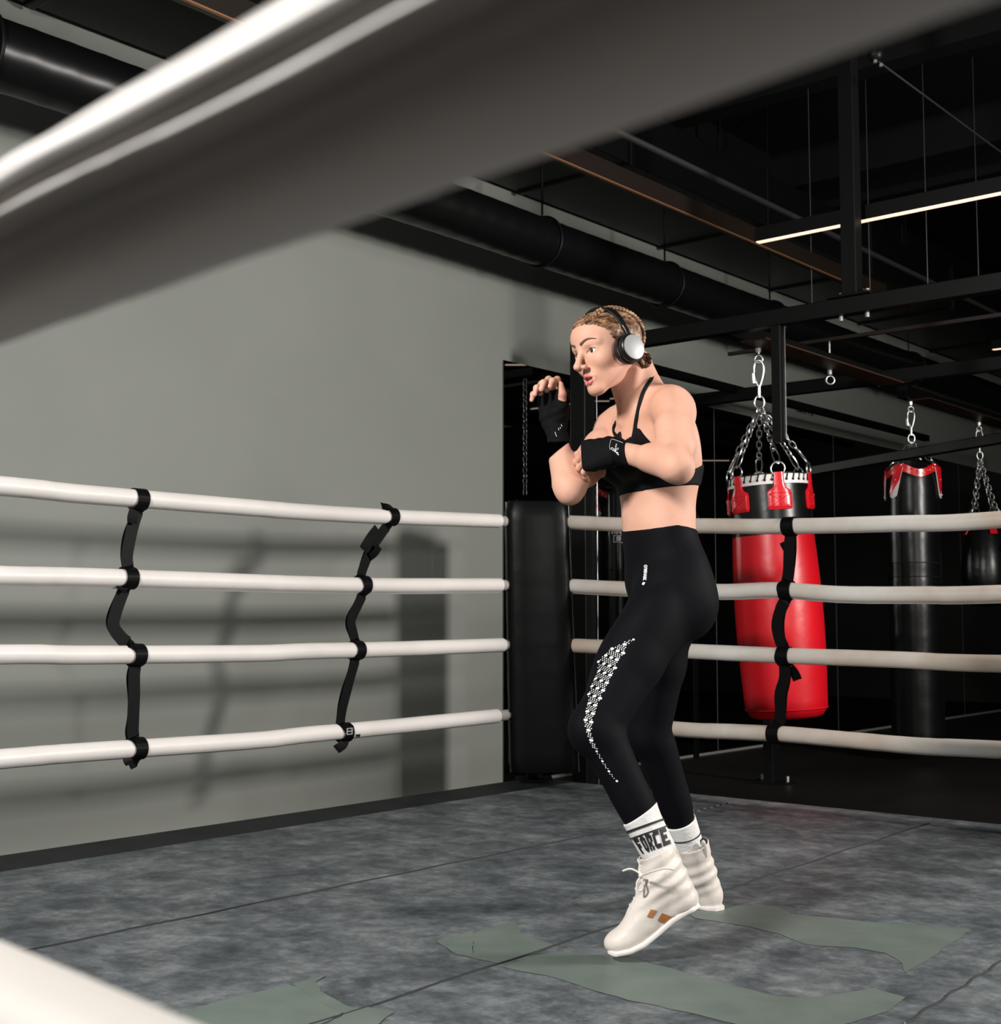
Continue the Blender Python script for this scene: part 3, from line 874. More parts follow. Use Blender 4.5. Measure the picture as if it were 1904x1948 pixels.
# white lacing band with dark lace loops
xa = ax.cross(V((0, 1, 0))).normalized(); ya = ax.cross(xa).normalized()
def onbag(c, xa, ya, ax, r, ang, h): return c + xa * (r * math.cos(ang)) + ya * (r * math.sin(ang)) + ax * h
RT_ = rr(zsplit) * 1.012
MB().lathe(axis_bot, [(RT_ * 0.99, Lb - 0.045), (RT_ + 0.004, Lb - 0.045), (RT_ + 0.002, Lb + 0.004), (RT_ * 0.965, Lb + 0.006)], 64, ax).build('lacing_band', M['white_trim'], rb, smooth=True)
lc = MB()
for k in range(36):
    a = 2 * math.pi * k / 36 + 0.05
    p1 = onbag(axis_bot, xa, ya, ax, RT_ + 0.004, a, Lb - 0.024)
    p2 = onbag(axis_bot, xa, ya, ax, RT_ + 0.005, a + 0.03, Lb + 0.0)
    p3 = onbag(axis_bot, xa, ya, ax, RT_ * 0.93, a + 0.07, Lb + 0.012)
    lc.tube([p1, p2, p3], 0.0042, 6); lc.ico(p1, 0.0075, 8)
lc.build('lace', M['bag_black'], rb, smooth=True)
# four straps with patches
front_ang = None
best = 9
for k in range(360):
    a = math.radians(k); p = onbag(axis_bot, xa, ya, ax, 1, a, 0) - axis_bot
    if p.normalized().y < best: best = p.normalized().y; front_ang = a
sw_end = hook_set(rb, hk, 0, 1.18)
for k in range(6):
    a = front_ang + math.pi / 3 * k + 0.03
    # orientation: the right hand patch sits slightly nearer the middle
    vs = []; fs = []
    outl = [(-0.055, -0.205), (0.055, -0.205), (0.062, -0.2), (0.062, -0.085), (0.030, -0.065), (0.026, 0.0), (0.024, 0.012), (-0.024, 0.012), (-0.026, 0.0), (-0.030, -0.065), (-0.062, -0.085), (-0.062, -0.2)]
    n_ = len(outl)
    for rofs in (0.003, 0.0135):
        for (u, h) in outl:
            vs.append(onbag(axis_bot, xa, ya, ax, RT_ + rofs, a + u / RT_, Lb + h))
    cxs = [len(vs), len(vs) + 1]
    # subdivide across by fan around two inner rows for curvature
    mb_ = MB()
    rows = 14
    hh = [(-0.178 + 0.19 * i / rows) for i in range(rows + 1)]
    def half(h):
        if h < -0.174: return 0.056
        if h < -0.085: return 0.062
        if h < -0.065: return 0.062 - (h + 0.085) / 0.02 * 0.032
        return 0.028 - (h + 0.065) / 0.08 * 0.004
    cols = 8; vs = []; fs = []
    for layer, rofs in enumerate((0.002, 0.012)):
        for h in hh:
            for j in range(cols + 1):
                u = (j / cols * 2 - 1) * half(h)
                edge = 0.004 if (j in (0, cols) or h in (hh[0],)) and layer else 0
                vs.append(onbag(axis_bot, xa, ya, ax, RT_ + rofs - edge, a + u / RT_, Lb + h))
    W_ = cols + 1; L_ = (rows + 1) * W_
    for i in range(rows):
        for j in range(cols):
            q_ = [i * W_ + j, i * W_ + j + 1, (i + 1) * W_ + j + 1, (i + 1) * W_ + j]
            fs.append(tuple(L_ + x for x in q_)); fs.append(tuple(q_[::-1]))
    def strip(idx):
        for x, y in zip(idx[:-1], idx[1:]): fs.append((x, y, L_ + y, L_ + x))
    strip([j for j in range(W_)]); strip([rows * W_ + j for j in range(W_)][::-1])
    strip([i * W_ for i in range(rows + 1)][::-1]); strip([i * W_ + cols for i in range(rows + 1)])
    po = MB().add(vs, fs).build('strap_patch', M['patch_red'], rb, smooth=True)
    st = MB()
    for (u0, h0, u1, h1) in ((-0.05, -0.165, 0.05, -0.1), (0.05, -0.165, -0.05, -0.1), (-0.052, -0.167, 0.052, -0.167), (-0.052, -0.095, 0.052, -0.095), (-0.052, -0.167, -0.052, -0.095), (0.052, -0.167, 0.052, -0.095)):
        st.tube([onbag(axis_bot, xa, ya, ax, RT_ + 0.0125, a + (u0 + (u1 - u0) * i / 6) / RT_, Lb + h0 + (h1 - h0) * i / 6) for i in range(7)], 0.0018, 5)
    for (u0, h0) in ((0, -0.115), (0, -0.15), (-0.048, -0.1), (0.048, -0.1)):
        st.ico(onbag(axis_bot, xa, ya, ax, RT_ + 0.012, a + u0 / RT_, Lb + h0), 0.006, 10)
    st.build('stitching', M['patch_red'], po, smooth=True)
    ring_c = onbag(axis_bot, xa, ya, ax, RT_ + 0.004, a, Lb + 0.03)
    tang = (onbag(axis_bot, xa, ya, ax, RT_, a + 0.1, 0) - onbag(axis_bot, xa, ya, ax, RT_, a - 0.1, 0)).normalized()
    rg = MB().torus(ring_c, tang, Z, 0.036, 0.0045, 24, 8)
    rg.build('ring', M['steel'], rb, smooth=True)
    ch = MB()
    hookp = ring_c + Z * 0.03 + (sw_end - ring_c).normalized() * 0.085
    chain(ch, hookp, sw_end, 0.042, 0.026, 0.0034, 0.3 + k)
    d = (sw_end - ring_c).normalized()
    carab = []
    for j in range(20):
        a_ = 2 * math.pi * j / 20
        carab.append(ring_c + Z * 0.03 + d * 0.045 + d * (0.05 * math.sin(a_)) + tang * (0.017 * math.cos(a_)))
    ch.tube(carab, 0.0042, 6, closed=True)
    ch.build('chain', M['steel'], rb, smooth=True)

# ---- long black bag with the red laced collar
hk2 = PPL(1732, 768, J2, NW); hk2.z = RZ - 0.05
d2 = hk2.y
c2 = P(1735, 890, d2); zt = P(1735, 893, d2).z; zb_ = FLOOR + 0.10
R2 = 47.5 / FPX * d2
bb = thing('punch_bag', V((c2.x, d2, zb_)), 'long black punch bag with a red laced collar and white tipped red straps', 'punch bag')
base2 = V((P(1735, 893, d2).x, d2, zb_)); L2 = zt - zb_
prof = [(R2 * 0.7, 0), (R2 * 0.93, 0.01), (R2 * 1.02, 0.04)]
for i in range(1, 30):
    k = i / 30
    prof.append((R2 * (1.03 + 0.012 * math.sin(i * 2.3)), 0.04 + (L2 - 0.06) * k))
prof += [(R2 * 1.0, L2), (R2 * 0.95, L2 + 0.008), (R2 * 0.82, L2 + 0.02), (R2 * 0.5, L2 + 0.05), (0.03, L2 + 0.07)]
MB().lathe(base2, prof, 48).build('bag_body', M['bag_black'], bb, smooth=True)
bx, by = V((1, 0, 0)), V((0, 1, 0))
bands = MB()
for h in (L2 - 0.62, L2 - 0.71, L2 - 0.86):
    bands.torus(base2 + Z * h, bx, by, R2 * 1.03, 0.003, 40, 6)
bands.build('seam', M['vinyl_gloss'], bb, smooth=True)
col_ = MB()
vs = []; fs = []
NS = 48
def ob2(r, a, h): return base2 + bx * (r * math.cos(a)) + by * (r * math.sin(a)) + Z * h
for i in range(NS):
    a = 2 * math.pi * i / NS
    dip = 0.02 * (math.cos(4 * (a + math.pi / 4)))
    for r, h in ((R2 * 1.005, L2 - 0.045 + dip), (R2 * 1.03, L2 - 0.045 + dip), (R2 * 1.03, L2 + 0.004 + dip), (R2 * 0.97, L2 + 0.008 + dip)):
        vs.append(ob2(r, a, h))
for i in range(NS):
    j = (i + 1) % NS
    for k in range(4):
        l = (k + 1) % 4
        fs.append((i * 4 + k, j * 4 + k, j * 4 + l, i * 4 + l))
col_.add(vs, fs).build('lacing_collar', M['patch_red'], bb, smooth=True)
lc = MB()
for k in range(26):
    a = 2 * math.pi * k / 26
    dip = 0.02 * (math.cos(4 * (a + math.pi / 4)))
    lc.torus(ob2(R2 * 1.035, a, L2 - 0.018 + dip), V((-math.sin(a), math.cos(a), 0)), Z, 0.009, 0.0022, 10, 5)
M['brass'] = mat('brass_eyelet', (0.75, 0.48, 0.22), 0.3, 1.0)
lc.build('eyelet', M['brass'], bb, smooth=True)
sw2 = hook_set(bb, hk2, 0, 1.0)
def tongue(bag, f, R, a, h_top, h_bot, lean, mred, mwhite):
    """strap hanging down the bag side, with a rounded white tip"""
    def strip(off0, off1, rofs, widths, name, m, par):
        n = 16; vs = []; fs = []
        for layer in (0.0, 0.006):
            for i in range(n + 1):
                k = i / n; h = off0 + (off1 - off0) * k
                u0, u1 = widths(k)
                for u in (u0, (u0 + u1) / 2, u1):
                    vs.append(f(R + rofs + layer, a + (u + lean * (h_top - h)) / R, h))
        L = (n + 1) * 3
        for i in range(n):
            for j in range(2):
                q_ = (i * 3 + j, i * 3 + j + 1, (i + 1) * 3 + j + 1, (i + 1) * 3 + j)
                fs.append(q_); fs.append(tuple(L + x for x in q_[::-1]))
            fs.append((i * 3, (i + 1) * 3, L + (i + 1) * 3, L + i * 3)); fs.append((i * 3 + 2, (i + 1) * 3 + 2, L + (i + 1) * 3 + 2, L + i * 3 + 2))
        fs.append((0, 1, L + 1, L)); fs.append((1, 2, L + 2, L + 1)); e = n * 3
        fs.append((e, e + 1, L + e + 1, L + e)); fs.append((e + 1, e + 2, L + e + 2, L + e + 1))
        return MB().add(vs, fs).build(name, m, par)
    def wr(k): return (-0.026, 0.026 - 0.048 * max(0, (k - 0.45) / 0.55) ** 1.4)
    def ww(k):
        w = 0.026 * (1 if k < 0.88 else math.sqrt(max(0.02, 1 - ((k - 0.88) / 0.12) ** 2)))
        return (-w, w)
    s_ = strip(h_top, h_bot, 0.006, ww, 'strap', mwhite, bag)
    r_ = strip(h_top + 0.004, h_bot + (h_top - h_bot) * 0.14, 0.0125, wr, 'strap_facing', mred, s_)
    rv = MB()
    for hh_ in (h_top - (h_top - h_bot) * 0.40, h_bot + 0.022):
        rv.ico(f(R + 0.018, a + lean * (h_top - hh_) / R, hh_), 0.005, 8)
    rv.build('rivet', M['steel'], s_, smooth=True)
    return s_
for k in range(4):
    a = -math.pi / 2 + 0.0 + (math.pi / 4) + k * math.pi / 2
    s_ = tongue(bb, ob2, R2 * 1.03, a, L2 + 0.0, L2 - 0.20, (0.25 if math.cos(a) > 0 else -0.25) * (-1 if math.sin(a) > 0 else 1), M['patch_red'], M['white_trim'])
    top_ = ob2(R2 * 1.03, a, L2 + 0.015)
    rg = MB(); tang = V((-math.sin(a), math.cos(a), 0)); d = (sw2 - top_).normalized()
    rg.torus(top_ + d * 0.03, tang, d, 0.022, 0.0035, 18, 6, ry=0.034)
    chain(rg, top_ + d * 0.055, sw2, 0.042, 0.026, 0.003, k)
    rg.build('chain', M['steel'], bb, smooth=True)

# ---- dark teardrop bag at the right edge
hk3 = PPL(1862, 805, J2, NW); hk3.z = RZ - 0.05
d3 = hk3.y
def ob3(r, a, h): return base3 + bx * (r * math.cos(a)) + by * (r * math.sin(a)) + Z * h
zt3 = P(1873, 985, d3).z; zb3 = P(1873, 1150, d3).z; base3 = V((P(1873, 985, d3).x, d3, zb3)); L3 = zt3 - zb3
R3 = 46 / FPX * d3
b3 = thing('punch_bag', base3, 'black teardrop punch bag with a red tab and round red badge at the right edge', 'punch bag')
prof = [(0.02, -0.02), (R3 * 0.6, 0.0), (R3 * 0.9, 0.08), (R3 * 1.0, 0.18), (R3 * 0.98, L3 * 0.5), (R3 * 0.85, L3 * 0.72), (R3 * 0.62, L3 * 0.9), (R3 * 0.5, L3), (R3 * 0.3, L3 + 0.01)]
MB().lathe(base3, prof, 40).build('bag_body', M['bag_black'], b3, smooth=True)
for k in range(4):
    a = -math.pi / 2 + k * math.pi / 2 + 0.05
    # red tab
    vs = [ob3(R3 * 0.5 + 0.008, a + s, L3 - 0.0) for s in (-0.28, 0.28)] + [ob3(R3 * 0.82 + 0.008, a + s, L3 * 0.80) for s in (0.17, -0.17)]
    nrm = V((math.cos(a), math.sin(a), 0.35)).normalized()
    MB().prism(vs, nrm * 0.006).build('strap_tab', M['patch_red'], b3)
sw3 = hook_set(b3, hk3, 0, 1.0)
for k in range(4):
    a = -math.pi / 2 + k * math.pi / 2 + 0.6
    top_ = ob3(R3 * 0.62, a, L3 + 0.02)
    d = (sw3 - top_).normalized(); tang = V((-math.sin(a), math.cos(a), 0))
    rg = MB(); rg.torus(top_ + d * 0.02, tang, d, 0.03, 0.004, 18, 6, ry=0.04)
    chain(rg, top_ + d * 0.05, sw3, 0.046, 0.026, 0.003, k)
    rg.build('chain', M['steel'], b3, smooth=True)
bc = ob3(R3 * 0.97, math.radians(-58), L3 * 0.62)
bn = V((math.cos(math.radians(-58)), math.sin(math.radians(-58)), 0.25)).normalized()
bt = Z.cross(bn).normalized(); bu = bn.cross(bt)
MB().prism([bc + bn * 0.01 + bt * (0.055 * math.cos(2 * math.pi * i / 28)) + bu * (0.055 * math.sin(2 * math.pi * i / 28)) for i in range(28)], bn * 0.004).build('badge', M['patch_red'], b3)
vs, fs = text_mesh('T', 0.09, 0.003)
MB().add([bc + bn * 0.0155 + bt * v.x + bu * v.y for v in vs], fs).build('badge_letter', M['black_print'], b3)

# empty hook between the bags
eh = PPL(1579, 722, J1, NW); eh.z = RZ - 0.045
t = thing('eye_bolt', eh, 'bare steel eye bolt on the rig between the red bag and long black bag', 'hook')
m_ = MB(); m_.cyl(eh + Z * 0.16, eh - Z * 0.02, 0.006, 8); m_.cyl(eh + Z * 0.002, eh - Z * 0.03, 0.014, 6); m_.torus(eh - Z * 0.062, V((1, 0, 0)), Z, 0.024, 0.006, 20, 8)
m_.build('bolt_eye', M['steel'], t, smooth=True)

# ---- slim dark bag seen left of the boxer's waist
d4 = 7.75
base4 = P(1178, 1205, d4); zt4 = P(1178, 935, d4).z; L4 = zt4 - base4.z + 0.15; base4.z -= 0.15
R4 = 21 / FPX * d4
b4 = thing('punch_bag', base4, 'slim dark punch bag with a white logo, hanging between the black upright and the boxer', 'punch bag')
MB().lathe(base4, [(R4 * 0.6, 0), (R4 * 0.95, 0.02), (R4, 0.06), (R4 * 1.0, L4 * 0.5), (R4, L4 - 0.02), (R4 * 0.9, L4), (R4 * 0.3, L4 + 0.02)], 36).build('bag_body', M['bag_black'], b4, smooth=True)
def ob4(r, a, h): return base4 + bx * (r * math.cos(a)) + by * (r * math.sin(a)) + Z * h
MB().torus(base4 + Z * (P(1178, 1085, d4).z - base4.z), bx, by, R4 * 1.0, 0.002, 36, 6).build('seam', M['vinyl_gloss'], b4, smooth=True)
# logo: a trapezium badge with letters above and in it
lg = MB(); hz = P(1178, 1026, d4).z - base4.z
def put(u, h, r=R4 + 0.002): return ob4(r, math.radians(-96) + u / R4, hz + h)
def frame_poly(o, i_):
    n = len(o); vs = [put(*p) for p in o] + [put(*p) for p in i_]
    return vs, [(k, (k + 1) % n, n + (k + 1) % n, n + k) for k in range(n)]
o_ = [(-0.030, 0.022), (0.0, 0.018), (0.034, 0.030), (0.034, -0.030), (0.0, -0.018), (-0.030, -0.022)]
lg.add(*frame_poly(o_, [(u * 0.84, h * 0.78) for u, h in o_]))
def wrap_text(mb, body, size, u0, h0, off=0.001):
    vs, fs = text_mesh(body, size, off)
    mb.add([put(u0 + v.x, h0 + v.y) for v in vs], fs)
wrap_text(lg, 'SII', 0.030, 0.0, 0.0, 0.0015)
wrap_text(lg, 'RK', 0.050, -0.012, 0.045, 0.002)
lg.build('logo', M['white_print'], b4)
ch = MB(); topc = V((base4.x, base4.y, RZ))
chain(ch, base4 + Z * (L4 + 0.02), topc, 0.046, 0.026, 0.003)
ch.build('chain', M['steel'], b4, smooth=True)
# its short carrier beam
tag(MB().beam(topc + Z * 0.04 - U2 * 0.15, topc + Z * 0.04 + U2 * 0.08, 0.05, 0.05).build('hanger_beam', M['black_metal']), 'short black beam hidden behind the boxer, carrying the slim dark bag', 'beam')
# ------------------------------------------------------------------ implicit body modelling
import openvdb
from mathutils.bvhtree import BVHTree
def A(v): return np.array(v, dtype=np.float32)
class Cone:
    """tapered capsule, optionally flattened along one side axis"""
    def __init__(s, a, b, ra, rb, k=0.02, flat=None, f=1.0, sub=False):
        s.a, s.b, s.ra, s.rb, s.k, s.sub = A(a), A(b), ra, rb, k, sub
        s.flat = None if flat is None else A(V(flat).normalized()); s.f = f
        m = max(ra, rb) * max(1, f) + k + 0.02
        s.lo = np.minimum(s.a, s.b) - m; s.hi = np.maximum(s.a, s.b) + m
    def d(s, X, Y, Z_):
        ab = s.b - s.a; L2 = float(ab @ ab) + 1e-12
        px, py, pz = X - s.a[0], Y - s.a[1], Z_ - s.a[2]
        t = np.clip((px * ab[0] + py * ab[1] + pz * ab[2]) / L2, 0, 1)
        px = px - t * ab[0]; py = py - t * ab[1]; pz = pz - t * ab[2]
        if s.flat is not None:
            q = px * s.flat[0] + py * s.flat[1] + pz * s.flat[2]
            g = q * (1 / s.f - 1)
            px = px + g * s.flat[0]; py = py + g * s.flat[1]; pz = pz + g * s.flat[2]
        return np.sqrt(px * px + py * py + pz * pz) - (s.ra + (s.rb - s.ra) * t)
class Ell:
    def __init__(s, c, ax, r, k=0.02, sub=False):
        """ax: three orthonormal axes, r: three radii"""
        s.c = A(c); s.ax = [A(V(a).normalized()) for a in ax]; s.r = r; s.k = k; s.sub = sub
        m = max(r) + k + 0.02
        s.lo = s.c - m; s.hi = s.c + m
    def d(s, X, Y, Z_):
        px, py, pz = X - s.c[0], Y - s.c[1], Z_ - s.c[2]
        k0 = 0; k1 = 0
        for a, r in zip(s.ax, s.r):
            q = px * a[0] + py * a[1] + pz * a[2]
            k0 = k0 + (q / r) ** 2; k1 = k1 + (q / (r * r)) ** 2
        k0 = np.sqrt(k0); k1 = np.sqrt(k1) + 1e-9
        return k0 * (k0 - 1.0) / k1
def sdf_block(prims, res, lo=None, hi=None):
    if lo is None:
        lo = np.min([p.lo for p in prims if not p.sub], axis=0); hi = np.max([p.hi for p in prims if not p.sub], axis=0)
    lo = A(lo); hi = A(hi)
    n = np.ceil((hi - lo) / res).astype(int) + 1
    D = np.full(n, 0.2, np.float32)
    gx = lo[0] + res * np.arange(n[0], dtype=np.float32); gy = lo[1] + res * np.arange(n[1], dtype=np.float32); gz = lo[2] + res * np.arange(n[2], dtype=np.float32)
    for p in prims:
        i0 = np.maximum(0, np.floor((p.lo - lo) / res).astype(int)); i1 = np.minimum(n, np.ceil((p.hi - lo) / res).astype(int) + 1)
        if np.any(i1 <= i0): continue
        sl = tuple(slice(a, b) for a, b in zip(i0, i1))
        X, Y, Z_ = np.meshgrid(gx[sl[0]], gy[sl[1]], gz[sl[2]], indexing='ij', sparse=True)
        d = p.d(X, Y, Z_); c = D[sl]; k = p.k
        if p.sub:
            h = np.clip(0.5 - 0.5 * (c + d) / k, 0, 1)
            D[sl] = c * (1 - h) - d * h + k * h * (1 - h)
        else:
            h = np.clip(0.5 + 0.5 * (c - d) / k, 0, 1)
            D[sl] = c * (1 - h) + d * h - k * h * (1 - h)
    return D, lo, res, (gx, gy, gz)
def mesh_from(D, lo, res, iso=0.0):
    D = D.copy()
    D[0] = D[-1] = 0.1; D[:, 0] = D[:, -1] = 0.1; D[:, :, 0] = D[:, :, -1] = 0.1
    g = openvdb.FloatGrid(0.1); g.copyFromArray(D)
    pts, quads = g.convertToQuads(isovalue=iso)
    return pts * res + lo, quads[:, ::-1]
def relax(P_, Q, it=2, lam=0.5):
    n = len(P_)
    for _ in range(it):
        acc = np.zeros_like(P_); cnt = np.zeros(n)
        for i in range(4):
            a = Q[:, i]; b = Q[:, (i + 1) % 4]
            np.add.at(acc, a, P_[b]); np.add.at(cnt, a, 1)
            np.add.at(acc, b, P_[a]); np.add.at(cnt, b, 1)
        m = cnt > 0
        P_[m] += lam * (acc[m] / cnt[m][:, None] - P_[m])
    return P_
def obj_from(name, parts, m, parent, smooth=True):
    vs = []; fs = []; o = 0
    for P_, Q in parts:
        vs.append(P_); fs.append(Q + o); o += len(P_)
    vs = np.concatenate(vs); fs = np.concatenate(fs)
    me = bpy.data.meshes.new(name)
    me.vertices.add(len(vs)); me.vertices.foreach_set('co', vs.astype(np.float32).ravel())
    me.loops.add(len(fs) * 4); me.loops.foreach_set('vertex_index', fs.astype(np.int32).ravel())
    me.polygons.add(len(fs)); me.polygons.foreach_set('loop_start', np.arange(len(fs), dtype=np.int32) * 4)
    me.polygons.foreach_set('loop_total', np.full(len(fs), 4, np.int32))
    me.update(calc_edges=True); me.validate()
    me.polygons.foreach_set('use_smooth', [smooth] * len(me.polygons))
    o = bpy.data.objects.new(name, me); COL.objects.link(o); me.materials.append(m)
    if parent is not None:
        o.parent = parent; o.matrix_parent_inverse = parent.matrix_basis.inverted()
    return o

# ------------------------------------------------------------------ skeleton of the boxer
def J(px, py, y): return P(px, py, y)
YC = 3.50
def frame(yaw_f, pitch=0.0, roll=0.0):
    """yaw_f: degrees the facing direction turns from straight left towards the camera"""
    a = math.radians(yaw_f)
    F = V((-math.cos(a), -math.sin(a), 0)); L = V((math.sin(a), -math.cos(a), 0)); U = V((0, 0, 1))
    R1 = Matrix.Rotation(math.radians(pitch), 3, L); F = R1 @ F; U = R1 @ U
    R2 = Matrix.Rotation(math.radians(roll), 3, F); L = R2 @ L; U = R2 @ U
    return F, L, U
cF, cL, cU = frame(33, 12)          # chest
pF, pL, pU = frame(22, -4)          # pelvis
hF, hL, hU = frame(36, 13, 6)       # head
if (hF.z > 0): hF, hL, hU = frame(36, -13, 6)
if (cF.z > 0): cF, cL, cU = frame(33, -12)
pelvis = J(1268, 1095, YC)
hipN, hipF = J(1272, 1135, 3.42), J(1268, 1130, 3.59)
kneN, ankN = J(1131, 1388, 3.27), J(1270, 1655, 3.25)
kneF, ankF = J(1234, 1395, 3.66), J(1322, 1650, 3.80)
shN, elN, wrN = J(1280, 776, 3.37), J(1288, 888, 3.17), J(1174, 857, 3.36)
shF, elF, wrF = J(1168, 815, 3.62), J(1084, 931, 3.44), J(1055, 806, 3.56)

TORSO = [
    Ell(pelvis, (pF, pL, pU), (0.092, 0.150, 0.110), 0.03),
    Ell(J(1306, 1148, 3.43), (pF, pL, pU), (0.078, 0.080, 0.092), 0.035),
    Ell(J(1298, 1146, 3.60), (pF, pL, pU), (0.078, 0.080, 0.092), 0.035),
    Ell(J(1252, 1010, YC), (pF, pL, pU), (0.083, 0.118, 0.10), 0.05),
    Ell(J(1250, 955, YC), (cF, cL, cU), (0.080, 0.112, 0.10), 0.04),
    Ell(J(1252, 890, YC), (cF, cL, cU), (0.096, 0.128, 0.115), 0.04),
    Ell(J(1240, 822, YC), (cF, cL, cU), (0.086, 0.130, 0.080), 0.04),
    Ell(J(1198, 872, 3.42), (cF, cL, cU), (0.050, 0.056, 0.052), 0.03),
    Ell(J(1172, 878, 3.53), (cF, cL, cU), (0.050, 0.056, 0.052), 0.03),
    Ell(J(1284, 845, 3.47), (cF, cL, cU), (0.036, 0.080, 0.085), 0.035),
    Cone(J(1222, 752, 3.48), J(1272, 758, 3.40), 0.034, 0.036, 0.035),
    Cone(J(1215, 755, 3.52), J(1180, 792, 3.62), 0.030, 0.032, 0.035),
    Cone(J(1187, 806, 3.50), J(1255, 772, 3.38), 0.016, 0.018, 0.03),          # collar bone
    Cone(J(1183, 807, 3.52), J(1172, 806, 3.60), 0.014, 0.016, 0.03),
]
NECK = [
    Cone(J(1212, 762, 3.48), J(1188, 700, 3.45), 0.056, 0.050, 0.03),
    Cone(J(1186, 800, 3.47), J(1208, 700, 3.40), 0.013, 0.013, 0.02),            # neck muscle
    Cone(J(1235, 742, 3.47), J(1212, 690, 3.46), 0.036, 0.036, 0.03),
]
def seg(a, b, t): return a + (b - a) * t
LEGS = [
    Cone(hipN, seg(hipN, kneN, .5), 0.088, 0.072, 0.035), Cone(seg(hipN, kneN, .5), kneN, 0.072, 0.056, 0.02),
    Cone(hipF, seg(hipF, kneF, .5), 0.086, 0.070, 0.035), Cone(seg(hipF, kneF, .5), kneF, 0.070, 0.054, 0.02),
    Ell(seg(hipN, kneN, .45) + V((-.016, 0, .008)), ((kneN - hipN).normalized(), V((0, 1, 0)), (kneN - hipN).cross(V((0, 1, 0))).normalized()), (0.15, 0.06, 0.062), 0.03),
    Ell(kneN + V((-.010, -0.005, .0)), (V((1, 0, 0)), V((0, 1, 0)), Z), (0.046, 0.045, 0.055), 0.025),
    Ell(kneF + V((-.006, 0, 0)), (V((1, 0, 0)), V((0, 1, 0)), Z), (0.046, 0.045, 0.055), 0.025),
]
for kn, an in ((kneN, ankN), (kneF, ankF)):
    d = (an - kn); back = V((1, 0.1, 0)); back = (back - d.normalized() * back.dot(d.normalized())).normalized()
    LEGS += [Cone(kn, an, 0.046, 0.029, 0.02),
             Cone(kn + d * 0.12 + back * 0.014, kn + d * 0.52 + back * 0.010, 0.041, 0.032, 0.03),
             Cone(kn + d * 0.45 + back * 0.004, an + back * 0.002, 0.034, 0.029, 0.02)]
    fo = (J(1236, 1750, 3.25) - an) * 0.6 if kn is kneN else V((-.06, .08, -.05))
    LEGS += [Cone(an, an + fo, 0.028, 0.018, 0.02)]
def muscle(a, b, t0, t1, off, r0, r1, k=0.02): return Cone(seg(a, b, t0) + off, seg(a, b, t1) + off, r0, r1, k)
ARMS = [
    Ell(shN + V((.006, -.004, -.012)), (cF, cL, cU), (0.052, 0.050, 0.062), 0.03),
    Cone(shN, elN, 0.046, 0.036, 0.025),
    muscle(shN, elN, .35, .70, V((-.016, 0, 0)), 0.032, 0.028), muscle(shN, elN, .25, .65, V((.016, .0, 0)), 0.034, 0.032),
    Cone(elN, elN + V((0.008, .004, -.010)), 0.034, 0.026, 0.02),
    Cone(elN, wrN, 0.036, 0.024, 0.02), muscle(elN, wrN, .10, .42, V((0, .0, .006)), 0.036, 0.033),
    Ell(shF + V((-.004, 0, -.01)), (cF, cL, cU), (0.048, 0.048, 0.056), 0.03),
    Cone(shF, elF, 0.044, 0.035, 0.025),
    muscle(shF, elF, .35, .72, V((-.004, 0, .012)), 0.034, 0.030), muscle(shF, elF, .3, .7, V((.012, 0, -.012)), 0.032, 0.028),
    Cone(elF, elF + V((-.002, -.004, -.012)), 0.032, 0.024, 0.02),
    Cone(elF, wrF, 0.033, 0.022, 0.02), muscle(elF, wrF, .10, .42, V((-.006, 0, 0)), 0.034, 0.030), muscle(elF, wrF, .08, .35, V((.012, -.004, 0)), 0.026, 0.024),
]
# ---- hands
def hand(wr, u, n, th, side_len=1.0, curls=None, thumb=None, spread=0.0):
    """u: wrist to knuckles, n: palm normal, th: towards the thumb side. Returns palm prims, digit prims"""
    u = u.normalized(); n = (n - u * n.dot(u)).normalized(); th = (th - u * th.dot(u) - n * th.dot(n)).normalized()
    palm = [Cone(wr, wr + u * 0.03, 0.0235, 0.023, 0.015, flat=th, f=1.25)]
    kn = []
    for i, o in enumerate((0.031, 0.0105, -0.0105, -0.030)):
        k_ = wr + u * (0.086 - 0.004 * abs(i - 1) - 0.003 * (i == 3)) + th * o
        kn.append(k_)
        palm.append(Cone(wr + u * 0.02 + th * o * 0.55, k_, 0.0165, 0.0125, 0.012))
    palm.append(Cone(wr + u * 0.03 + th * 0.020 + n * 0.010, wr + u * 0.055 + th * 0.026 + n * 0.010, 0.017, 0.013, 0.015))
    palm.append(Cone(wr + u * 0.02 - th * 0.018 + n * 0.008, wr + u * 0.06 - th * 0.024 + n * 0.006, 0.014, 0.011, 0.015))
    dig = []
    lens = ((0.041, 0.024, 0.019), (0.045, 0.028, 0.020), (0.042, 0.026, 0.020), (0.033, 0.020, 0.017))
    for i in range(4):
        p = kn[i]; ang = 0; r = (0.0092, 0.0094, 0.0090, 0.0080)[i]
        for j in range(3):
            ang += math.radians(curls[i][j])
            d = u * math.cos(ang) + n * math.sin(ang) + th * spread * (1.5 - i) * 0.12
            d.normalize()
            q = p + d * lens[i][j]
            dig.append(Cone(p, q, r, r * 0.90, 0.006)); 
            if j < 2: dig.append(Cone(q, q + d * 0.0005, r * 0.98, r * 0.98, 0.004))
            p = q; r *= 0.90
    t0 = wr + u * 0.018 + th * 0.018 + n * 0.006
    t1, t2, t3 = thumb(wr, u, n, th)
    palm.append(Cone(t0, t1, 0.0175, 0.0135, 0.015))
    dig += [Cone(t1, t2, 0.0115, 0.0105, 0.008), Cone(t2, t3, 0.0108, 0.0088, 0.005)]
    return palm, dig, kn, (t1, t2, t3), (u, n, th)
nR = V((-0.62, -0.78, 0.05))
uR = (J(1052, 736, 3.55) - wrF).normalized()
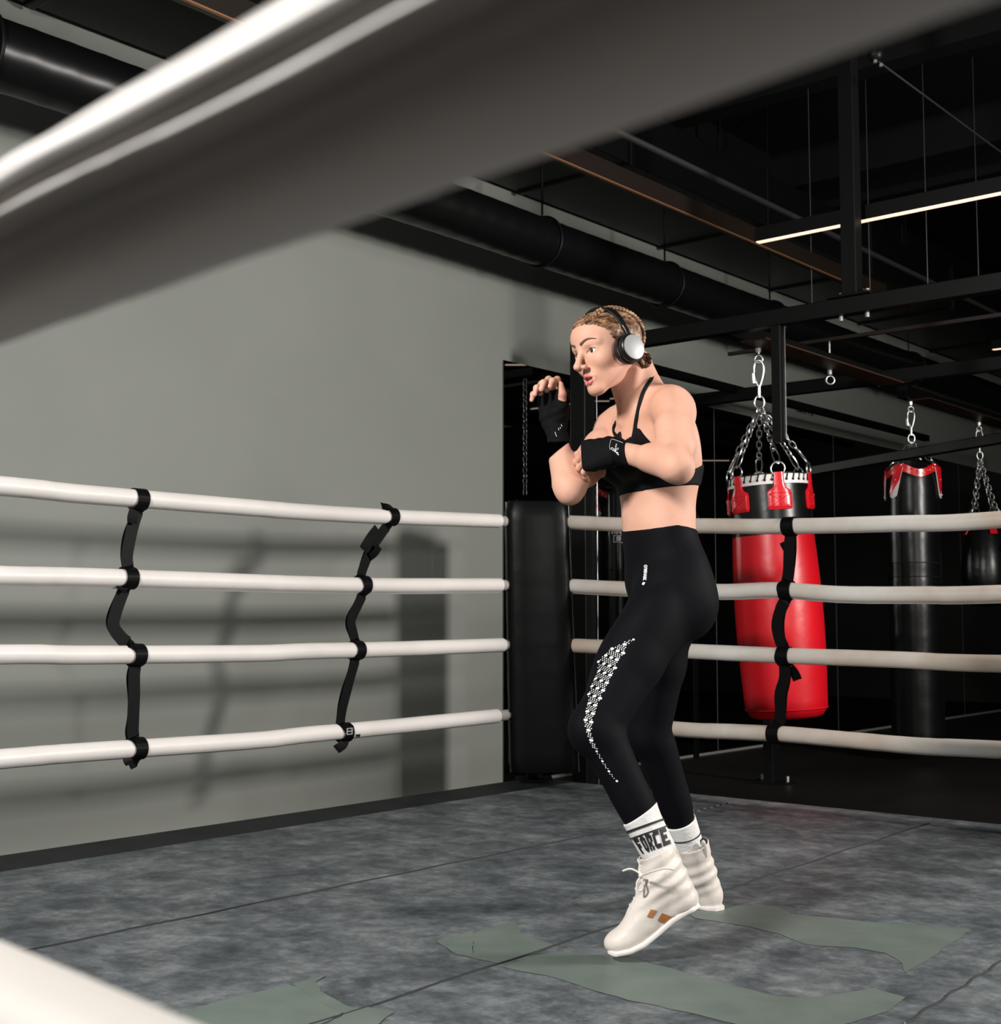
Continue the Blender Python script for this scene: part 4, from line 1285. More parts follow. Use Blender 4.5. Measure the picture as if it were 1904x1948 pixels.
thR = uR.cross(nR)
palmF, digF, knF, thF, frF = hand(wrF, uR, nR, thR, curls=((38, 62, 38), (48, 62, 38), (55, 60, 36), (62, 58, 36)),
    thumb=lambda w, u, n, th: (w + u * 0.046 + th * 0.040 + n * 0.018, w + u * 0.076 + th * 0.047 + n * 0.024, w + u * 0.100 + th * 0.044 + n * 0.026), spread=0.3)
uL = (J(1100, 870, 3.39) - wrN).normalized()
nL = V((0.0, 0.88, -0.47))
thL = nL.cross(uL)
palmN, digN, knN, thN, frN = hand(wrN, uL, nL, thL, curls=((46, 26, 10), (48, 28, 10), (50, 28, 12), (54, 30, 12)),
    thumb=lambda w, u, n, th: (w + u * 0.045 + th * 0.022 + n * 0.028, w + u * 0.068 + th * 0.012 + n * 0.042, w + u * 0.088 + th * 0.0 + n * 0.050))

# ---- head
HC = J(1153, 666, 3.41)
HS = 0.975
def H(f, l, u): return HC + (hF * f + hL * l + hU * u) * HS
hax = (hF, hL, hU)
def hE(f, l, u, r, k=0.02, sub=False): return Ell(H(f, l, u), hax, tuple(x * HS for x in r), k * HS, sub)
def hC(a, b, ra, rb, k=0.01, sub=False, flat=None, f=1.0): return Cone(H(*a), H(*b), ra * HS, rb * HS, k * HS, flat, f, sub)
HEAD = [
    hE(-0.014, 0, 0.030, (0.096, 0.074, 0.073)),
    hE(0.036, 0, 0.040, (0.053, 0.056, 0.045), 0.03),
    hE(0.030, 0, -0.015, (0.055, 0.058, 0.072), 0.02),
    hE(0.022, 0, -0.060, (0.052, 0.050, 0.040), 0.02),
    hC((-0.005, 0.052, -0.045), (0.060, 0.016, -0.098), 0.016, 0.013, 0.025), hC((-0.005, -0.052, -0.045), (0.060, -0.016, -0.098), 0.016, 0.013, 0.025),
    hE(0.070, 0, -0.096, (0.017, 0.019, 0.017), 0.018),
    hE(0.052, 0.040, -0.028, (0.024, 0.020, 0.020), 0.02), hE(0.052, -0.040, -0.028, (0.024, 0.020, 0.020), 0.02),
    hC((0.078, 0.010, 0.020), (0.062, 0.045, 0.020), 0.009, 0.008, 0.012), hC((0.078, -0.010, 0.020), (0.062, -0.045, 0.020), 0.009, 0.008, 0.012),
    hE(0.067, 0, -0.066, (0.020, 0.026, 0.024), 0.015),
]
for s_ in (1, -1):
    HEAD += [Ell(H(0.094, 0.031 * s_, 0.000), hax, (0.018 * HS, 0.017 * HS, 0.012 * HS), 0.008, True)]
    # eyelids: slightly larger ball around the eye, opened by a slit
    HEAD += [hE(0.0655, 0.031 * s_, 0.000, (0.0145, 0.0160, 0.0135), 0.004),
             hC((0.0805, 0.0185 * s_, -0.003), (0.0760, 0.0440 * s_, 0.001), 0.0048, 0.0034, 0.001, True),
             hC((0.0805, 0.027 * s_, -0.001), (0.0795, 0.035 * s_, 0.000), 0.0070, 0.0068, 0.001, True)]
HEAD += [
    hC((0.082, 0, 0.012), (0.110, 0, -0.030), 0.0072, 0.0088, 0.010),
    hE(0.112, 0, -0.034, (0.0105, 0.0105, 0.0090), 0.006),
    hE(0.098, 0.0120, -0.038, (0.0095, 0.0070, 0.0070), 0.005), hE(0.098, -0.0120, -0.038, (0.0095, 0.0070, 0.0070), 0.005),
    hE(0.102, 0.0068, -0.0455, (0.0060, 0.0035, 0.0040), 0.002, True), hE(0.102, -0.0068, -0.0455, (0.0060, 0.0035, 0.0040), 0.002, True),
    # lips
    hC((0.090, 0.0, -0.0600), (0.078, 0.022, -0.0665), 0.0052, 0.0030, 0.005), hC((0.090, 0.0, -0.0600), (0.078, -0.022, -0.0665), 0.0052, 0.0030, 0.005),
    hC((0.087, 0.006, -0.0795), (0.077, 0.020, -0.0715), 0.0062, 0.0030, 0.005), hC((0.087, -0.006, -0.0795), (0.077, -0.020, -0.0715), 0.0062, 0.0030, 0.005),
    hE(0.090, 0, -0.0695, (0.017, 0.0165, 0.0052), 0.002, True),
    # ears
    hE(-0.004, 0.072, -0.006, (0.016, 0.008, 0.028), 0.006), hE(-0.004, -0.072, -0.006, (0.016, 0.008, 0.028), 0.006),
    hE(0.004, 0.070, -0.034, (0.008, 0.006, 0.008), 0.005),
]

def skin_material():
    m = mat('skin', (0.5, 0.27, 0.18), 0.6, 0, 0.3, sss=0.08)
    nd, lk = nodes_of(m); b = nd['Principled BSDF']
    tc = nd.new('ShaderNodeTexCoord')
    n = nd.new('ShaderNodeTexNoise'); n.inputs['Scale'].default_value = 9; n.inputs['Detail'].default_value = 4
    lk.new(tc.outputs['Object'], n.inputs['Vector'])
    r = nd.new('ShaderNodeValToRGB')
    r.color_ramp.elements[0].position = 0.35; r.color_ramp.elements[1].position = 0.68
    r.color_ramp.elements[0].color = (0.63, 0.36, 0.27, 1); r.color_ramp.elements[1].color = (0.57, 0.295, 0.20, 1)
    lk.new(n.outputs['Fac'], r.inputs['Fac']); lk.new(r.outputs['Color'], b.inputs['Base Color'])
    n2 = nd.new('ShaderNodeTexNoise'); n2.inputs['Scale'].default_value = 700
    lk.new(tc.outputs['Object'], n2.inputs['Vector'])
    bp = nd.new('ShaderNodeBump'); bp.inputs['Strength'].default_value = 0.06; bp.inputs['Distance'].default_value = 0.001
    lk.new(n2.outputs['Fac'], bp.inputs['Height']); lk.new(bp.outputs['Normal'], b.inputs['Normal'])
    return m
M['skin'] = skin_material()
M['lip'] = mat('lip', (0.50, 0.13, 0.12), 0.35, 0, 0.5)
M['mouth'] = mat('mouth_inside', (0.05, 0.010, 0.010), 0.6)
M['eye_white'] = mat('eye_white', (0.80, 0.78, 0.76), 0.15, 0, 0.6)
M['iris'] = mat('dark_iris', (0.03, 0.018, 0.012), 0.15)
M['brow'] = mat('brow_hair', (0.11, 0.055, 0.035), 0.7)
M['hair'] = mat('blonde_hair', (0.12, 0.055, 0.028), 0.45, 0, 0.4, noise=(60, (0.45, 0.28, 0.16), 0.3, 6), bump=(120, 0.9, 0.005))
M['leggings'] = mat('black_leggings_fabric', (0.0035, 0.0035, 0.005), 0.7, 0, 0.07)
M['bra'] = mat('black_sports_bra_fabric', (0.004, 0.005, 0.006), 0.7, 0, 0.12)
M['wrap'] = mat('black_hand_wrap', (0.004, 0.004, 0.005), 0.8, 0, 0.10, bump=(150, 0.5, 0.002))
M['sock'] = mat('white_ribbed_sock', (0.70, 0.69, 0.68), 0.8, bump=(160, 0.4, 0.002))
M['boot'] = mat('cream_boot_leather', (0.68, 0.625, 0.57), 0.5, 0, 0.35, noise=(9, (0.60, 0.545, 0.50), 0.3), bump=(26, 0.5, 0.006))
M['sole'] = mat('white_rubber_sole', (0.72, 0.68, 0.655), 0.5)
M['tan'] = mat('tan_leather_patch', (0.42, 0.17, 0.055), 0.4, noise=(90, (0.32, 0.12, 0.04), 0.3), bump=(200, 0.3, 0.001))
M['lace'] = mat('white_lace', (0.70, 0.66, 0.62), 0.8)

def hair_material():
    m = M['hair']; nd, lk = nodes_of(m); b = nd['Principled BSDF']
    tc = nd.new('ShaderNodeTexCoord')
    m1 = nd.new('ShaderNodeMapping'); m1.inputs['Rotation'].default_value = (0, 0, -math.atan2(hF.y, hF.x))
    m2 = nd.new('ShaderNodeMapping'); m2.inputs['Scale'].default_value = (6, 80, 60)
    lk.new(tc.outputs['Object'], m1.inputs['Vector']); lk.new(m1.outputs['Vector'], m2.inputs['Vector'])
    n = nd.new('ShaderNodeTexNoise'); n.inputs['Scale'].default_value = 1.3; n.inputs['Detail'].default_value = 3; n.inputs['Distortion'].default_value = 0.15
    lk.new(m2.outputs['Vector'], n.inputs['Vector'])
    r = nd.new('ShaderNodeValToRGB')
    r.color_ramp.elements[0].position = 0.38; r.color_ramp.elements[1].position = 0.66
    r.color_ramp.elements[0].color = (0.050, 0.022, 0.012, 1); r.color_ramp.elements[1].color = (0.46, 0.29, 0.17, 1)
    e = r.color_ramp.elements.new(0.52); e.color = (0.20, 0.105, 0.055, 1)
    lk.new(n.outputs['Fac'], r.inputs['Fac']); lk.new(r.outputs['Color'], b.inputs['Base Color'])
    bp = nd.new('ShaderNodeBump'); bp.inputs['Strength'].default_value = 0.8; bp.inputs['Distance'].default_value = 0.0018
    lk.new(n.outputs['Fac'], bp.inputs['Height']); lk.new(bp.outputs['Normal'], b.inputs['Normal'])
hair_material()
person = thing('person', V((pelvis.x, 3.5, 0)), 'woman boxing in black leggings, black sports bra, hand wraps and cream high boots', 'person')

ALL = TORSO + LEGS + ARMS + NECK + palmF + digF + palmN + digN + HEAD
RES = 0.0036
D, lo, res, (gx, gy, gz) = sdf_block(TORSO + NECK + ARMS + LEGS, RES)
# main body: cut away above the neck plane and past the wrists, fine blocks join there
neckP = J(1203, 746, 3.46); neckN = V((-0.62, -0.10, 0.76)).normalized()
X, Y, Zg = np.meshgrid(gx, gy, gz, indexing='ij', sparse=True)
def plane(X, Y, Zg, p, n): return (X - p.x) * n.x + (Y - p.y) * n.y + (Zg - p.z) * n.z
def near(X, Y, Zg, c, r): return np.sqrt((X - c.x) ** 2 + (Y - c.y) ** 2 + (Zg - c.z) ** 2) - r
# hide the parts of the body that lie well inside socks and boots? no: keep the figure whole
parts = []
# fine blocks share the same field, so the surfaces meet
def fine(prims, res, lo, hi, clip=None, it=1):
    D2, l2, r2, g2 = sdf_block(prims, res, lo, hi)
    if clip is not None:
        X2, Y2, Z2 = np.meshgrid(*g2, indexing='ij', sparse=True)
        D2 = np.maximum(D2, clip(X2, Y2, Z2))
    P_, Q = mesh_from(D2, l2, r2); return relax(P_, Q, it)  , Q
wcF = wrF - uR * 0.02; wcN = wrN - uL * 0.02
cut = np.maximum(D, plane(X, Y, Zg, neckP, neckN) - 0.002)
cut = np.maximum(cut, -np.maximum(-plane(X, Y, Zg, wcF, uR) + 0.002, near(X, Y, Zg, wrF, 0.05)))
cut = np.maximum(cut, -np.maximum(-plane(X, Y, Zg, wcN, uL) + 0.002, near(X, Y, Zg, wrN, 0.045)))
P_, Q = mesh_from(cut, lo, res); parts.append((relax(P_, Q, 2), Q))
hm = 0.16
parts.append(fine(TORSO + NECK + HEAD, 0.0016, A(HC) - hm, A(HC) + hm, lambda X, Y, Zg: -plane(X, Y, Zg, neckP, neckN) - 0.002, 1))
parts.append(fine(ARMS[11:15] + palmF + digF, 0.0016, A(wrF) - 0.16, A(wrF) + 0.16, lambda X, Y, Zg: np.maximum(-plane(X, Y, Zg, wcF, uR) - 0.002, near(X, Y, Zg, wrF + uR * 0.06, 0.12)), 1))
parts.append(fine(ARMS[4:7] + palmN + digN, 0.0016, A(wrN) - 0.17, A(wrN) + 0.17, lambda X, Y, Zg: np.maximum(-plane(X, Y, Zg, wcN, uL) - 0.002, near(X, Y, Zg, wrN + uL * 0.07, 0.13)), 1))
body = obj_from('body', parts, M['skin'], person)

# ------------------------------------------------------------------ clothes
# leggings
shinN = (ankN - kneN).normalized(); shinF = (ankF - kneF).normalized()
hemN = J(1219, 1552, 3.245); hemF = J(1304, 1560, 3.75)
waistC = J(1252, 1003, YC)
wn = (pU * 1.0 + V((0.0, 0, 0)) + V((0.06, 0, 0))).normalized()
DL, l2, r2, g2 = sdf_block(TORSO[:6] + LEGS, RES)
X2, Y2, Z2 = np.meshgrid(*g2, indexing='ij', sparse=True)
DLs = DL - 0.0035
hemcut = np.minimum(np.maximum(plane(X2, Y2, Z2, hemN, shinN), near(X2, Y2, Z2, hemN, 0.22) * 0 + (Y2 - 3.50)), 9)
# choose the hem plane of whichever leg is nearer in depth
pn = plane(X2, Y2, Z2, hemN, (shinN + V((0.15, 0, 0))).normalized()); pf = plane(X2, Y2, Z2, hemF, shinF)
hemcut = np.where(Y2 < 3.50, pn, pf) + 0 * X2 - 0.006
# curved waistband: dips at the front of the belly
wcut = plane(X2, Y2, Z2, waistC, wn) + 0.55 * np.maximum(0, plane(X2, Y2, Z2, waistC + pF * 0.01, pF)) * 0.55 + 0.0 * X2
DLs = np.maximum(np.maximum(DLs, hemcut), wcut)
P_, Q = mesh_from(DLs, l2, r2); relax(P_, Q, 2)
legg = obj_from('leggings', [(P_, Q)], M['leggings'], person)
bvhL = BVHTree.FromPolygons([V(v) for v in P_.tolist()], [tuple(q) for q in Q.tolist()])
def on_leggings(px, py, off=0.0012):
    d = ray(px, py).normalized()
    h, n, i, dist = bvhL.ray_cast(CAM, d)
    if h is None: return None, None
    if n.dot(d) > 0: n = -n
    return h + n * off, n
# side perforations
pm = MB()
def dot(px, py, rx, ry, ang):
    h, n = on_leggings(px, py)
    if h is None: return
    t = V((math.cos(ang), 0, -math.sin(ang))); t = (t - n * t.dot(n)).normalized(); b = n.cross(t)
    s = h.y / FPX
    vs = [h + t * (rx * s * math.cos(2 * math.pi * k / 10)) + b * (ry * s * math.sin(2 * math.pi * k / 10)) for k in range(10)]
    pm.prism(vs, n * 0.0008)
spine_ = [(1205, 1217, 2), (1195, 1221, 8), (1183, 1231, 16), (1172, 1242, 25), (1161, 1254, 31), (1155, 1264, 32), (1151, 1280, 29), (1145, 1294, 27), (1138, 1308, 25), (1132, 1322, 22), (1128, 1337, 19), (1124, 1352, 17), (1120, 1366, 15), (1119, 1380, 13), (1120, 1394, 12), (1124, 1406, 11), (1129, 1418, 10), (1136, 1430, 8), (1143, 1442, 7), (1150, 1454, 6), (1158, 1466, 5), (1166, 1478, 4), (1174, 1486, 3)]
cum = [0]
for i in range(len(spine_) - 1): cum.append(cum[-1] + math.hypot(spine_[i + 1][0] - spine_[i][0], spine_[i + 1][1] - spine_[i][1]))
def sp_at(d): return tuple(float(np.interp(d, cum, [p[j] for p in spine_])) for j in range(3))
d_ = 0.0; row = 0
while d_ < cum[-1]:
    x, y, w_ = sp_at(d_); x2, y2, _ = sp_at(min(cum[-1], d_ + 1.5)); x1, y1, _ = sp_at(max(0, d_ - 1.5))
    ln_ = math.hypot(x2 - x1, y2 - y1) + 1e-6
    cr_ = max(0.55, abs(0.93 * (y2 - y1) - 0.36 * (x2 - x1)) / ln_)
    k_ = row % 4
    small = w_ < 9
    if k_ == 0:
        n_ = max(1, int(w_ / 10.5) + (1 if w_ > 14 else 0)); pitch_ = 11.0; rr_ = (4.3, 2.7) if not small else (2.6, 1.9)
    else:
        n_ = max(1, int(w_ / 4.1) + (k_ % 2)); pitch_ = 4.1; rr_ = (1.25, 1.1) if not small else (1.0, 0.9)
    for k in range(n_):
        u = (k - (n_ - 1) / 2) * pitch_
        dot(x + 0.93 * u, y + 0.36 * u, rr_[0], rr_[1], 0.28)
    step = (4.7 if k_ in (0, 3) else 3.3) * (1 if not small else 0.85)
    d_ += step / cr_; row += 1
pm.build('perforation_pattern', M['white_print'], legg)
# brand lettering down the hip
vs, fs = text_mesh('GYMSHARK', 0.0105, 0.0004)
wd = max(v.x for v in vs) - min(v.x for v in vs)
lm = MB(); out = []
def hip_pt(along, across):
    # along 0..1 from the top of the word to its foot
    x = 1228.5 - 2.2 * along ** 2 * 1.0 + across; y = 1075 + 30 * along
    h, n = on_leggings(x, y, 0.0016); return h
for v in vs:
    al = (v.x - min(q.x for q in vs)) / wd
    out.append(hip_pt(al, v.y / 0.0105 * 8.2))
lm.add(out, fs)
tri = [hip_pt(1.1, -2.0), hip_pt(1.12, 2.4), hip_pt(1.30, 0.2), hip_pt(1.24, -3.6)]
lm.add(tri, [(0, 1, 2, 3)])
lm.build('brand_lettering', M['white_print'], legg)

# sports bra
DB, l3, r3, g3 = sdf_block(TORSO, 0.003, A(J(1250, 860, YC)) - A((0.22, 0.24, 0.22)), A(J(1250, 860, YC)) + A((0.22, 0.24, 0.22)))
X3, Y3, Z3 = np.meshgrid(*g3, indexing='ij', sparse=True)
cc = J(1254, 880, YC)
f_ = plane(X3, Y3, Z3, cc, cF); l_ = plane(X3, Y3, Z3, cc, cL); u_ = plane(X3, Y3, Z3, cc, cU)
ub = J(1250, 935, YC)
bn = (Z + V((-0.10, 0, 0))).normalized()
under = -plane(X3, Y3, Z3, ub, bn)                     # keep above
th = np.arctan2(np.abs(l_), f_)                        # 0 front, pi back
# upper edge height over the chest centre as a function of the angle
xs = np.array([0.0, 0.20, 0.37, 0.48, 0.84, 1.15, 1.6, 2.1, 2.6, 3.2]); ys = np.array([0.025, 0.045, 0.100, 0.095, 0.045, 0.0, -0.030, -0.022, 0.0, 0.02])
top = np.interp(th, xs, ys).astype(np.float32)
Dbra = np.maximum(np.maximum(DB - 0.0045, under), u_ - top)
Dbra = np.maximum(Dbra, near(X3, Y3, Z3, shN, 0.0) * -1 + 0.058)
Dbra = np.maximum(Dbra, near(X3, Y3, Z3, shF, 0.0) * -1 + 0.075)
P_, Q = mesh_from(Dbra, l3, r3); relax(P_, Q, 2)
bra = obj_from('sports_bra', [(P_, Q)], M['bra'], person)
bvhB = BVHTree.FromPolygons([V(v) for v in P_.tolist()], [tuple(q) for q in Q.tolist()])
bodyv = [v.co.copy() for v in body.data.vertices]
bvhS = BVHTree.FromPolygons(bodyv, [tuple(p.vertices) for p in body.data.polygons])
def on_skin(px, py, off=0.002):
    d = ray(px, py).normalized()
    h, n, i, dist = bvhS.ray_cast(CAM, d)
    if h is None: return None, None
    if n.dot(d) > 0: n = -n
    return h + n * off, n
st = MB()
for path in ([(1238, 723), (1229, 735), (1221, 752), (1216, 772), (1212, 792), (1209, 812), (1206, 832)], [(1171, 806), (1168, 814), (1169, 823), (1177, 834)]):
    pts = []; nn = []
    for x, y in path:
        h, n = on_skin(x, y, 0.0025)
        if h is not None: pts.append(h); nn.append(n)
    if len(pts) > 2:
        # continue over the shoulder
        b0 = pts[0]
        extra = []
        for k in (1, 2, 3):
            q = b0 + V((0.010 * k, 0.022 * k, 0.0)); h = bvhS.find_nearest(q + Z * 0.01)
            extra.append(h[0] + h[1] * 0.0025); 
        pts = extra[::-1] + pts; nn = [Z] * 3 + nn
        sp = spline(pts, 5)
        wds = [n_ for n_ in sp]
        wd_ = []
        for i_ in range(len(sp)):
            q = bvhS.find_nearest(sp[i_]); t_ = (sp[min(i_ + 1, len(sp) - 1)] - sp[max(i_ - 1, 0)])
            wd_.append(q[1].cross(t_).normalized())
        for i_ in range(1, len(wd_)):
            if wd_[i_].dot(wd_[i_ - 1]) < 0: wd_[i_] = -wd_[i_]
        ribbon(st, sp, wd_, [0.009 + 0.012 * max(0, (i_ / len(sp) - 0.7)) for i_ in range(len(sp))], 0.002)
        st.build('shoulder_strap', M['bra'], bra); st = MB()

# hand wraps: cover palm, wrist and the end of the forearm
def wrap(prims, wr, u, kn, t1, c, end, name, thumb_keep):
    D4, l4, r4, g4 = sdf_block(prims, 0.0018, A(c) - 0.14, A(c) + 0.14)
    X4, Y4, Z4 = np.meshgrid(*g4, indexing='ij', sparse=True)
    s = plane(X4, Y4, Z4, wr, u)
    ridge = 0.0009 * np.sin(s * 260 + plane(X4, Y4, Z4, wr, u.cross(V((0, 1, 0))).normalized()) * 90)
    d = D4 - 0.0045 - ridge
    d = np.maximum(d, -s - end)
    kc = (kn[0] + kn[1] + kn[2] + kn[3]) / 4
    d = np.maximum(d, plane(X4, Y4, Z4, kc, u) - 0.010)
    d = np.maximum(d, near(X4, Y4, Z4, wr + u * 0.02, 0.115))
    P_, Q = mesh_from(d, l4, r4); relax(P_, Q, 1)
    return obj_from(name, [(P_, Q)], M['wrap'], person), (P_, Q)
wf, _ = wrap(ARMS[12:15] + palmF, wrF, uR, knF, thF[0], wrF + uR * 0.02, 0.050, 'hand_wrap', 0)
wnr, (pw, qw) = wrap(ARMS[5:7] + palmN, wrN, uL, knN, thN[0], wrN + uL * 0.02, 0.030, 'hand_wrap', 0)
bvhW = BVHTree.FromPolygons([V(v) for v in pw.tolist()], [tuple(q) for q in qw.tolist()])
def on_wrap(px, py, off, bv=bvhW):
    d = ray(px, py).normalized(); h, n, i, dist = bv.ray_cast(CAM, d)
    if h is None: return None
    if n.dot(d) > 0: n = -n
    return h + n * off
lb_ = MB()
def surf_line(mb, pts, r, off=0.0012, fn=on_wrap):
    q = [fn(x, y, off) for x, y in pts]; q = [a for a in q if a is not None]
    if len(q) > 1: mb.tube(spline(q, 3), r, 5)
# strap label: thin stitched border, script stroke and small letters
surf_line(lb_, [(1162, 838), (1164, 836), (1172, 838), (1185, 843)], 0.0004)
surf_line(lb_, [(1162, 838), (1160, 848), (1161, 856)], 0.0004)
surf_line(lb_, [(1177, 861), (1172, 860), (1168, 858), (1164, 855), (1163, 853), (1165, 852), (1170, 856), (1175, 856), (1177, 853), (1174, 853), (1171, 857), (1173, 861), (1177, 866)], 0.0007)
surf_line(lb_, [(1166, 853), (1171, 858), (1178, 865)], 0.0005)
for k_, (x, y) in enumerate(((1171.5, 853.5), (1171.8, 850.6), (1172.4, 848.2), (1173, 845.8))):
    for dx in (-0.7, 0.8):
        surf_line(lb_, [(x + dx, y - 0.9), (x + dx, y + 0.7)], 0.0005)
lb_.build('label_print', M['white_print'], wnr, smooth=True)
# short thumb tail hanging from the near wrap
tl = MB(); q0 = on_wrap(1104, 878, 0.0)
if q0 is not None:
    tl.tube([q0 + V((0, .012, .006)), q0 + V((0.002, .014, -.012)), q0 + V((0.0, .012, -.026))], [0.012, 0.010, 0.007], 12)
    tl.build('thumb_loop', M['wrap'], wnr, smooth=True)
lf_ = MB()
bvF_ = BVHTree.FromPolygons([v.co.copy() for v in wf.data.vertices], [tuple(p.vertices) for p in wf.data.polygons])
fnF = lambda x, y, off: on_wrap(x, y, off, bvF_)
for ln in ([(1056, 822), (1057, 826), (1059, 831)], [(1062, 815), (1063, 819)], [(1065, 813), (1066, 816)], [(1067, 808), (1069, 812)]):
    surf_line(lf_, ln, 0.0006, fn=fnF)
lf_.build('label_print', M['white_print'], wf, smooth=True)

# ------------------------------------------------------------------ face details
for s_ in (1, -1):
    c = H(0.0655, 0.031 * s_, 0.0)
    eb_ = MB().ico(c, 0.0125 * HS, 24).build('eyeball', M['eye_white'], person, smooth=True)
    gaze = (hF + hL * (-0.10 if s_ == 1 else -0.05)).normalized()
    ir = MB(); t = gaze.cross(Z).normalized(); b = t.cross(gaze)
    ir.lathe(c, [(0.0062 * HS, 0.0108 * HS), (0.0060 * HS, 0.0118 * HS), (0.0030 * HS, 0.0130 * HS), (0.0004, 0.0132 * HS)], 20, gaze)
    ir.build('iris', M['iris'], eb_, smooth=True)
    MB().ico(c + gaze * 0.0128 * HS + Z * 0.0018 - RT * 0.001, 0.0009, 8).build('catchlight', M['eye_white'], eb_, smooth=True)
    # lashes along the upper lid
    la = MB()
    ps = [H(0.0815 - 0.012 * ((k - 4) / 4.5) ** 2 - (0.002 if k == 0 else 0), (0.031 + 0.0032 * (k - 4)) * s_, 0.0066 - 0.0060 * ((k - 4.2) / 4.5) ** 2) for k in range(9)]
    la.tube(spline(ps, 3), 0.0008, 6)
    la.build('eyelashes', M['brow'], person, smooth=True)
    # eyebrow hugging the brow ridge
    ps = []; rs = []
    for k in range(11):
        t_ = k / 10
        l0 = (0.011 + 0.041 * t_) * s_; u0 = 0.0215 + 0.010 * math.sin(math.pi * min(1, t_ * 1.05) * 0.75) - 0.004 * t_ ** 2
        q = H(0.12, l0, u0); h = bvhS.ray_cast(q, -hF)
        if h[0] is not None: ps.append(h[0] - hF * 0.0002); rs.append((0.0036 * (1 - 0.80 * t_) + 0.0005))
    if len(ps) > 3: MB().tube(ps, rs, 8).build('eyebrow', M['brow'], person, smooth=True)
# lips: thin coloured skin over the modelled lips
lipP = [hC((0.090, 0.0, -0.0600), (0.078, 0.022, -0.0665), 0.0052, 0.0030, 0.003), hC((0.090, 0.0, -0.0600), (0.078, -0.022, -0.0665), 0.0052, 0.0030, 0.003),
        hC((0.087, 0.006, -0.0795), (0.077, 0.020, -0.0715), 0.0062, 0.0030, 0.003), hC((0.087, -0.006, -0.0795), (0.077, -0.020, -0.0715), 0.0062, 0.0030, 0.003),
        hE(0.090, 0, -0.0695, (0.018, 0.0160, 0.0047), 0.001, True)]
D5, l5, r5, g5 = sdf_block(lipP, 0.0011, A(H(0.085, 0, -0.068)) - 0.04, A(H(0.085, 0, -0.068)) + 0.04)
P_, Q = mesh_from(D5 - 0.0009, l5, r5); relax(P_, Q, 1)
obj_from('lips', [(P_, Q)], M['lip'], person)
MB().ico(H(0.0785, 0, -0.0695), 0.0125 * HS, 16, (1, 1, 0.5)).build('mouth_inside', M['mouth'], person, smooth=True)

# ------------------------------------------------------------------ hair: cap, braids and bun
hairP = [hE(-0.016, 0, 0.031, (0.0985, 0.0765, 0.0755)), hE(0.034, 0, 0.042, (0.054, 0.057, 0.046), 0.03)]
D6, l6, r6, g6 = sdf_block(hairP, 0.0018, A(HC) - 0.15, A(HC) + 0.15)
X6, Y6, Z6 = np.meshgrid(*g6, indexing='ij', sparse=True)
f6 = plane(X6, Y6, Z6, HC, hF) / HS; lq = plane(X6, Y6, Z6, HC, hL) / HS; u6 = plane(X6, Y6, Z6, HC, hU) / HS
line = np.interp(u6, [-0.08, -0.055, -0.03, 0.0, 0.025, 0.045, 0.062, 0.074, 0.085], [-0.075, -0.045, -0.018, 0.018, 0.032, 0.042, 0.062, 0.084, 0.3]).astype(np.float32)
# hairline swings back at the temples
d6 = D6 - 0.001 - 0.0012 * np.sin(f6 * 260 + np.abs(lq) * 500 + u6 * 120)
d6 = np.maximum(d6, (f6 - line + 0.0035 * np.sin(u6 * 700) * np.sin(lq * 410 + 1)) * 0.7)
P_, Q = mesh_from(d6, l6, r6); relax(P_, Q, 1)
hair = obj_from('hair', [(P_, Q)], M['hair'], person)
def braid(side):
    pts = []
    for k in range(60):
        t_ = k / 59
        ang = math.radians(42 + 178 * t_)           # from the forehead over the crown to the nape
        l0 = (0.030 + 0.012 * math.sin(math.pi * t_)) * side * (1 - 0.35 * max(0, t_ - 0.7) / 0.3)
        c_ = math.sqrt(max(0.05, 1 - (l0 / 0.078) ** 2))
        pts.append(H(-0.016 + 0.104 * c_ * math.cos(ang), l0, 0.031 + 0.080 * c_ * math.sin(ang)))
    mb = MB(); n = 24
    sp = spline(pts, 2)
    for k in range(n):
        i = int(k / n * (len(sp) - 3)) + 1
        t = (sp[i + 1] - sp[i - 1]).normalized(); nrm = (sp[i] - H(-0.016, 0, 0.037)).normalized(); s2 = nrm.cross(t).normalized()
        g_ = 0.6 + 0.4 * math.sin(math.pi * min(1, (k + 2) / 10) * 0.5)
        for sg_ in (1, -1):
            c_ = sp[i] + s2 * (0.0055 * sg_ * g_) + t * (0.0026 * sg_)
            d_ = (t * 0.75 - s2 * 0.65 * sg_).normalized()
            mb.tube([c_ - d_ * 0.009 * g_, c_ - d_ * 0.005 * g_ + nrm * 0.001, c_ + nrm * 0.0018, c_ + d_ * 0.005 * g_ + nrm * 0.001, c_ + d_ * 0.009 * g_], [0.0012 * g_, 0.0050 * g_, 0.0064 * g_, 0.0050 * g_, 0.0012 * g_], 8)
    o = mb.build('braid', M['hair'], hair, smooth=True)
    return sp[-1]
eA = braid(1); eB = braid(-1)
bc_ = J(1228, 686, 3.40)
bn_ = MB()
for k in range(16):
    a = k * 0.9; rr_ = 0.0115
    c_ = bc_ + V((math.cos(a) * rr_, math.sin(a * 1.3) * rr_, math.sin(a) * rr_ * 1.1))
    d_ = V((-math.sin(a), 0.4 * math.cos(a * 2), math.cos(a))).normalized()
    bn_.tube([c_ - d_ * 0.010, c_ - d_ * 0.004, c_ + d_ * 0.004, c_ + d_ * 0.010], [0.002, 0.0052, 0.0052, 0.002], 8)
bn_.tube([eA, (eA + bc_) / 2 + V((.004, 0, 0)), bc_], [0.008, 0.009, 0.008], 10)
bn_.build('bun', M['hair'], hair, smooth=True)

